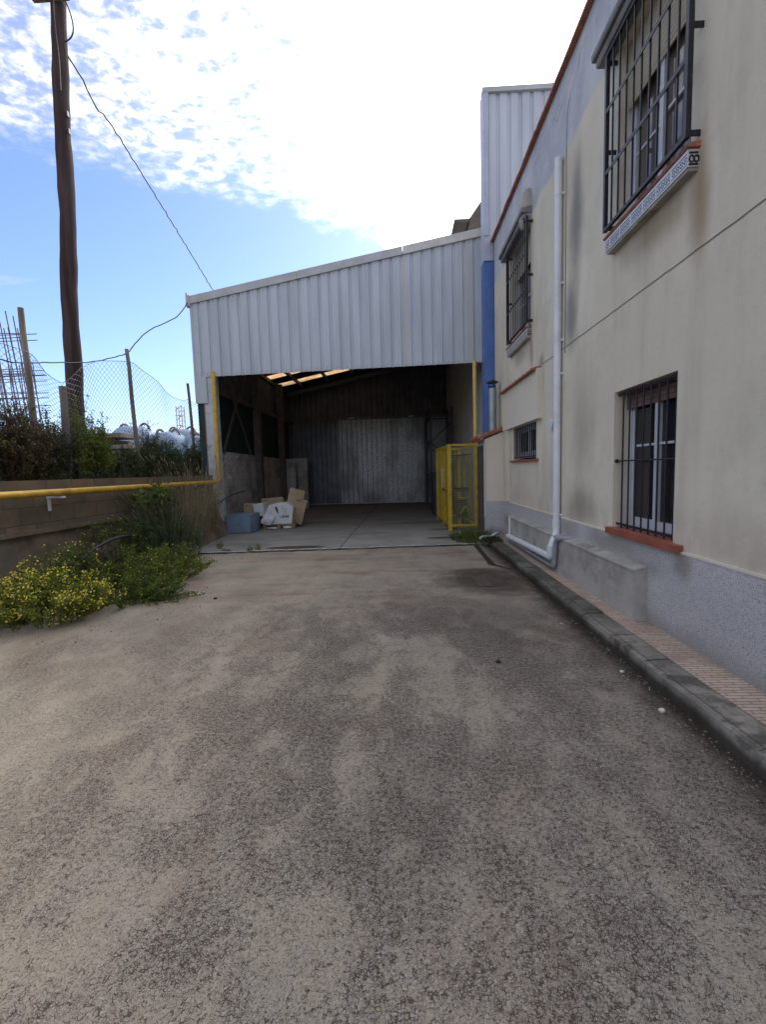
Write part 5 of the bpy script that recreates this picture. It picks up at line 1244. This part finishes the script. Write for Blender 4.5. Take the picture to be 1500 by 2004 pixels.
# --- at the slab edge
for x, y, h_, lb in ((-3.80, 9.15, .26, 'small leafy weed in the slab joint below the metal box'), (-3.02, 8.78, .16, 'tiny weed in the slab joint left of centre'), (-2.90, 8.95, .20, 'thin upright sprig by the brown stain on the slab'), (-3.5, 8.78, .10, 'low tuft in the joint at the left end')):
    plant('small_weed', lb, 'weed', (x, y, .01), .10, .06, h_, 10, 10, .022, M['leaf_g'], 'small weeds in the slab joint', .3, .1, 0, .01, .0025)
plant('weed_clump', 'dark green weed clump at the foot of the yellow cage', 'weed', (1.45, 9.55, 0), .46, .55, .30, 120, 30, .024, M['leaf_g'], None, .8, .2, 0, .02, .003)
grass('grass_tuft', 'grass tuft by the corner of the lean-to', (1.62, 9.35, 0), .35, .5, .38, 260, M['leaf_g'], (0, 0), .007)
plant('weed_clump', 'low weed growing under the end of the white downpipe', 'weed', (1.80, 8.72, .10), .16, .22, .12, 60, 24, .022, M['leaf_d'], None, .8, .2, 0, .02, .003)
# --- behind the wall
G = 'shrubs behind the block wall'
bz = 1.42
sh = [(-6.05, 5.5, .8, .8, 1.55, 'leaf_g', 'tall leafy shrub at the far left behind the wall'), (-5.75, 6.5, .5, .6, 1.0, 'leaf_r', 'russet tangled shrub beside the leftmost post'),
      (-5.95, 7.4, .5, .6, 1.0, 'leaf_d', 'dark shrub in front of the utility pole'), (-5.75, 8.2, .42, .5, 1.05, 'leaf_y', 'yellow green shrub catching light beside the pole'),
      (-5.70, 9.0, .45, .6, 0.45, 'leaf_d', 'low dark shrub between pole and second post'), (-5.65, 9.9, .45, .6, 0.50, 'leaf_d', 'dark bramble right of the second post'),
      (-5.75, 10.7, .45, .6, 0.80, 'leaf_f', 'blue green shrub midway between the last two posts'), (-5.6, 11.6, .45, .6, 0.60, 'leaf_d', 'dark shrub at the foot of the last post'),
      (-5.55, 12.6, .4, .7, 0.75, 'leaf_d', 'dark shrub against the green tarpaulin'), (-5.6, 4.6, .45, .7, .8, 'leaf_d', 'dark low shrub at the left picture edge')]
for x, y, rx, ry, h_, lm_, lb in sh:
    plant('shrub', lb, 'shrub', (x, y, bz), rx, ry, h_*1.18+.28, 150, 50, .040, M[lm_], G, .6, .12, 0, .02, .005, twigs=3)
plant('shrub', 'dark hedge-like brush hiding the fence foot in the middle', 'shrub', (-5.45, 8.4, bz), .22, 1.5, .42, 170, 26, .032, M['leaf_d'], G, .95, .12, 0, .02, .003)
plant('shrub', 'dark brush along the wall top at the left', 'shrub', (-5.6, 6.0, bz), .22, 1.6, .50, 190, 26, .032, M['leaf_d'], G, .95, .12, 0, .02, .003)
plant('shrub', 'dark brush along the wall top near the shed', 'shrub', (-5.35, 11.0, bz), .22, 1.4, .55, 150, 26, .032, M['leaf_d'], G, .95, .12, 0, .02, .003)
plant('shrub', 'thin upright sapling with small dark leaves against the sky', 'shrub', (-5.7, 10.1, bz), .16, .16, 1.6, 26, 50, .032, M['leaf_d'], G, .5, .1, 0, .02, .006, twigs=3)
plant('shrub', 'slender pale sprig rising against the pole foot', 'shrub', (-5.5, 7.62, bz), .08, .08, 1.85, 14, 70, .034, M['leaf_y'], G, .5, .05, 0, .02, .005, twigs=1)
plant('shrub', 'sparse airy shrub between the leftmost post and the pole', 'shrub', (-5.75, 7.15, bz), .30, .30, 1.45, 22, 26, .022, M['leaf_r'], G, .4, .1, 0, .02, .004, twigs=3)
# distant olive tree
tr = thing('olive_tree', 'pale yellow green tree crown beyond the timber stack', 'tree')
g = MB(); g.tube([(-19.0, 26, 1.4), (-18.9, 26.1, 2.6), (-18.6, 26, 3.6)], [.22, .16, .08], 8); g.tube([(-18.9, 26.1, 2.4), (-19.6, 26, 3.5)], [.12, .05], 6); g.tube([(-18.9, 26.1, 2.5), (-18.0, 25.8, 3.4)], [.1, .05], 6); g.build('trunk', M['stem'], tr)
LP = []
for _ in range(60):
    c0 = np.array([-18.8, 26, 3.7])+np.array([2.3, 1.4, .95])*RN.normal(0, .45, 3); LP.append(c0+RN.normal(0, .22, (110, 3)))
leaves_mesh('crown', np.concatenate(LP), .11, M['leaf_y'], tr, .35)
for x, y, s_, lb in ((-13, 33, 1.3, 'green tree crown low behind the bulk bags'), (-30, 44, 1.6, 'far tree at the left horizon'), (-22, 46, 1.5, 'far tree right of the rebar bundles')):
    tr = thing('far_tree', lb, 'tree'); g = MB(); g.tube([(x, y, 1.4), (x+.1, y, 3.2)], [.2, .1], 8); g.build('trunk', M['stem'], tr); LP = []
    for _ in range(45): LP.append(np.array([x, y, 3.0])+np.array([2*s_, 1.4, .6*s_])*RN.normal(0, .5, 3)+RN.normal(0, .3, (80, 3)))
    leaves_mesh('crown', np.concatenate(LP), .2, M['leaf_g'], tr, .5)
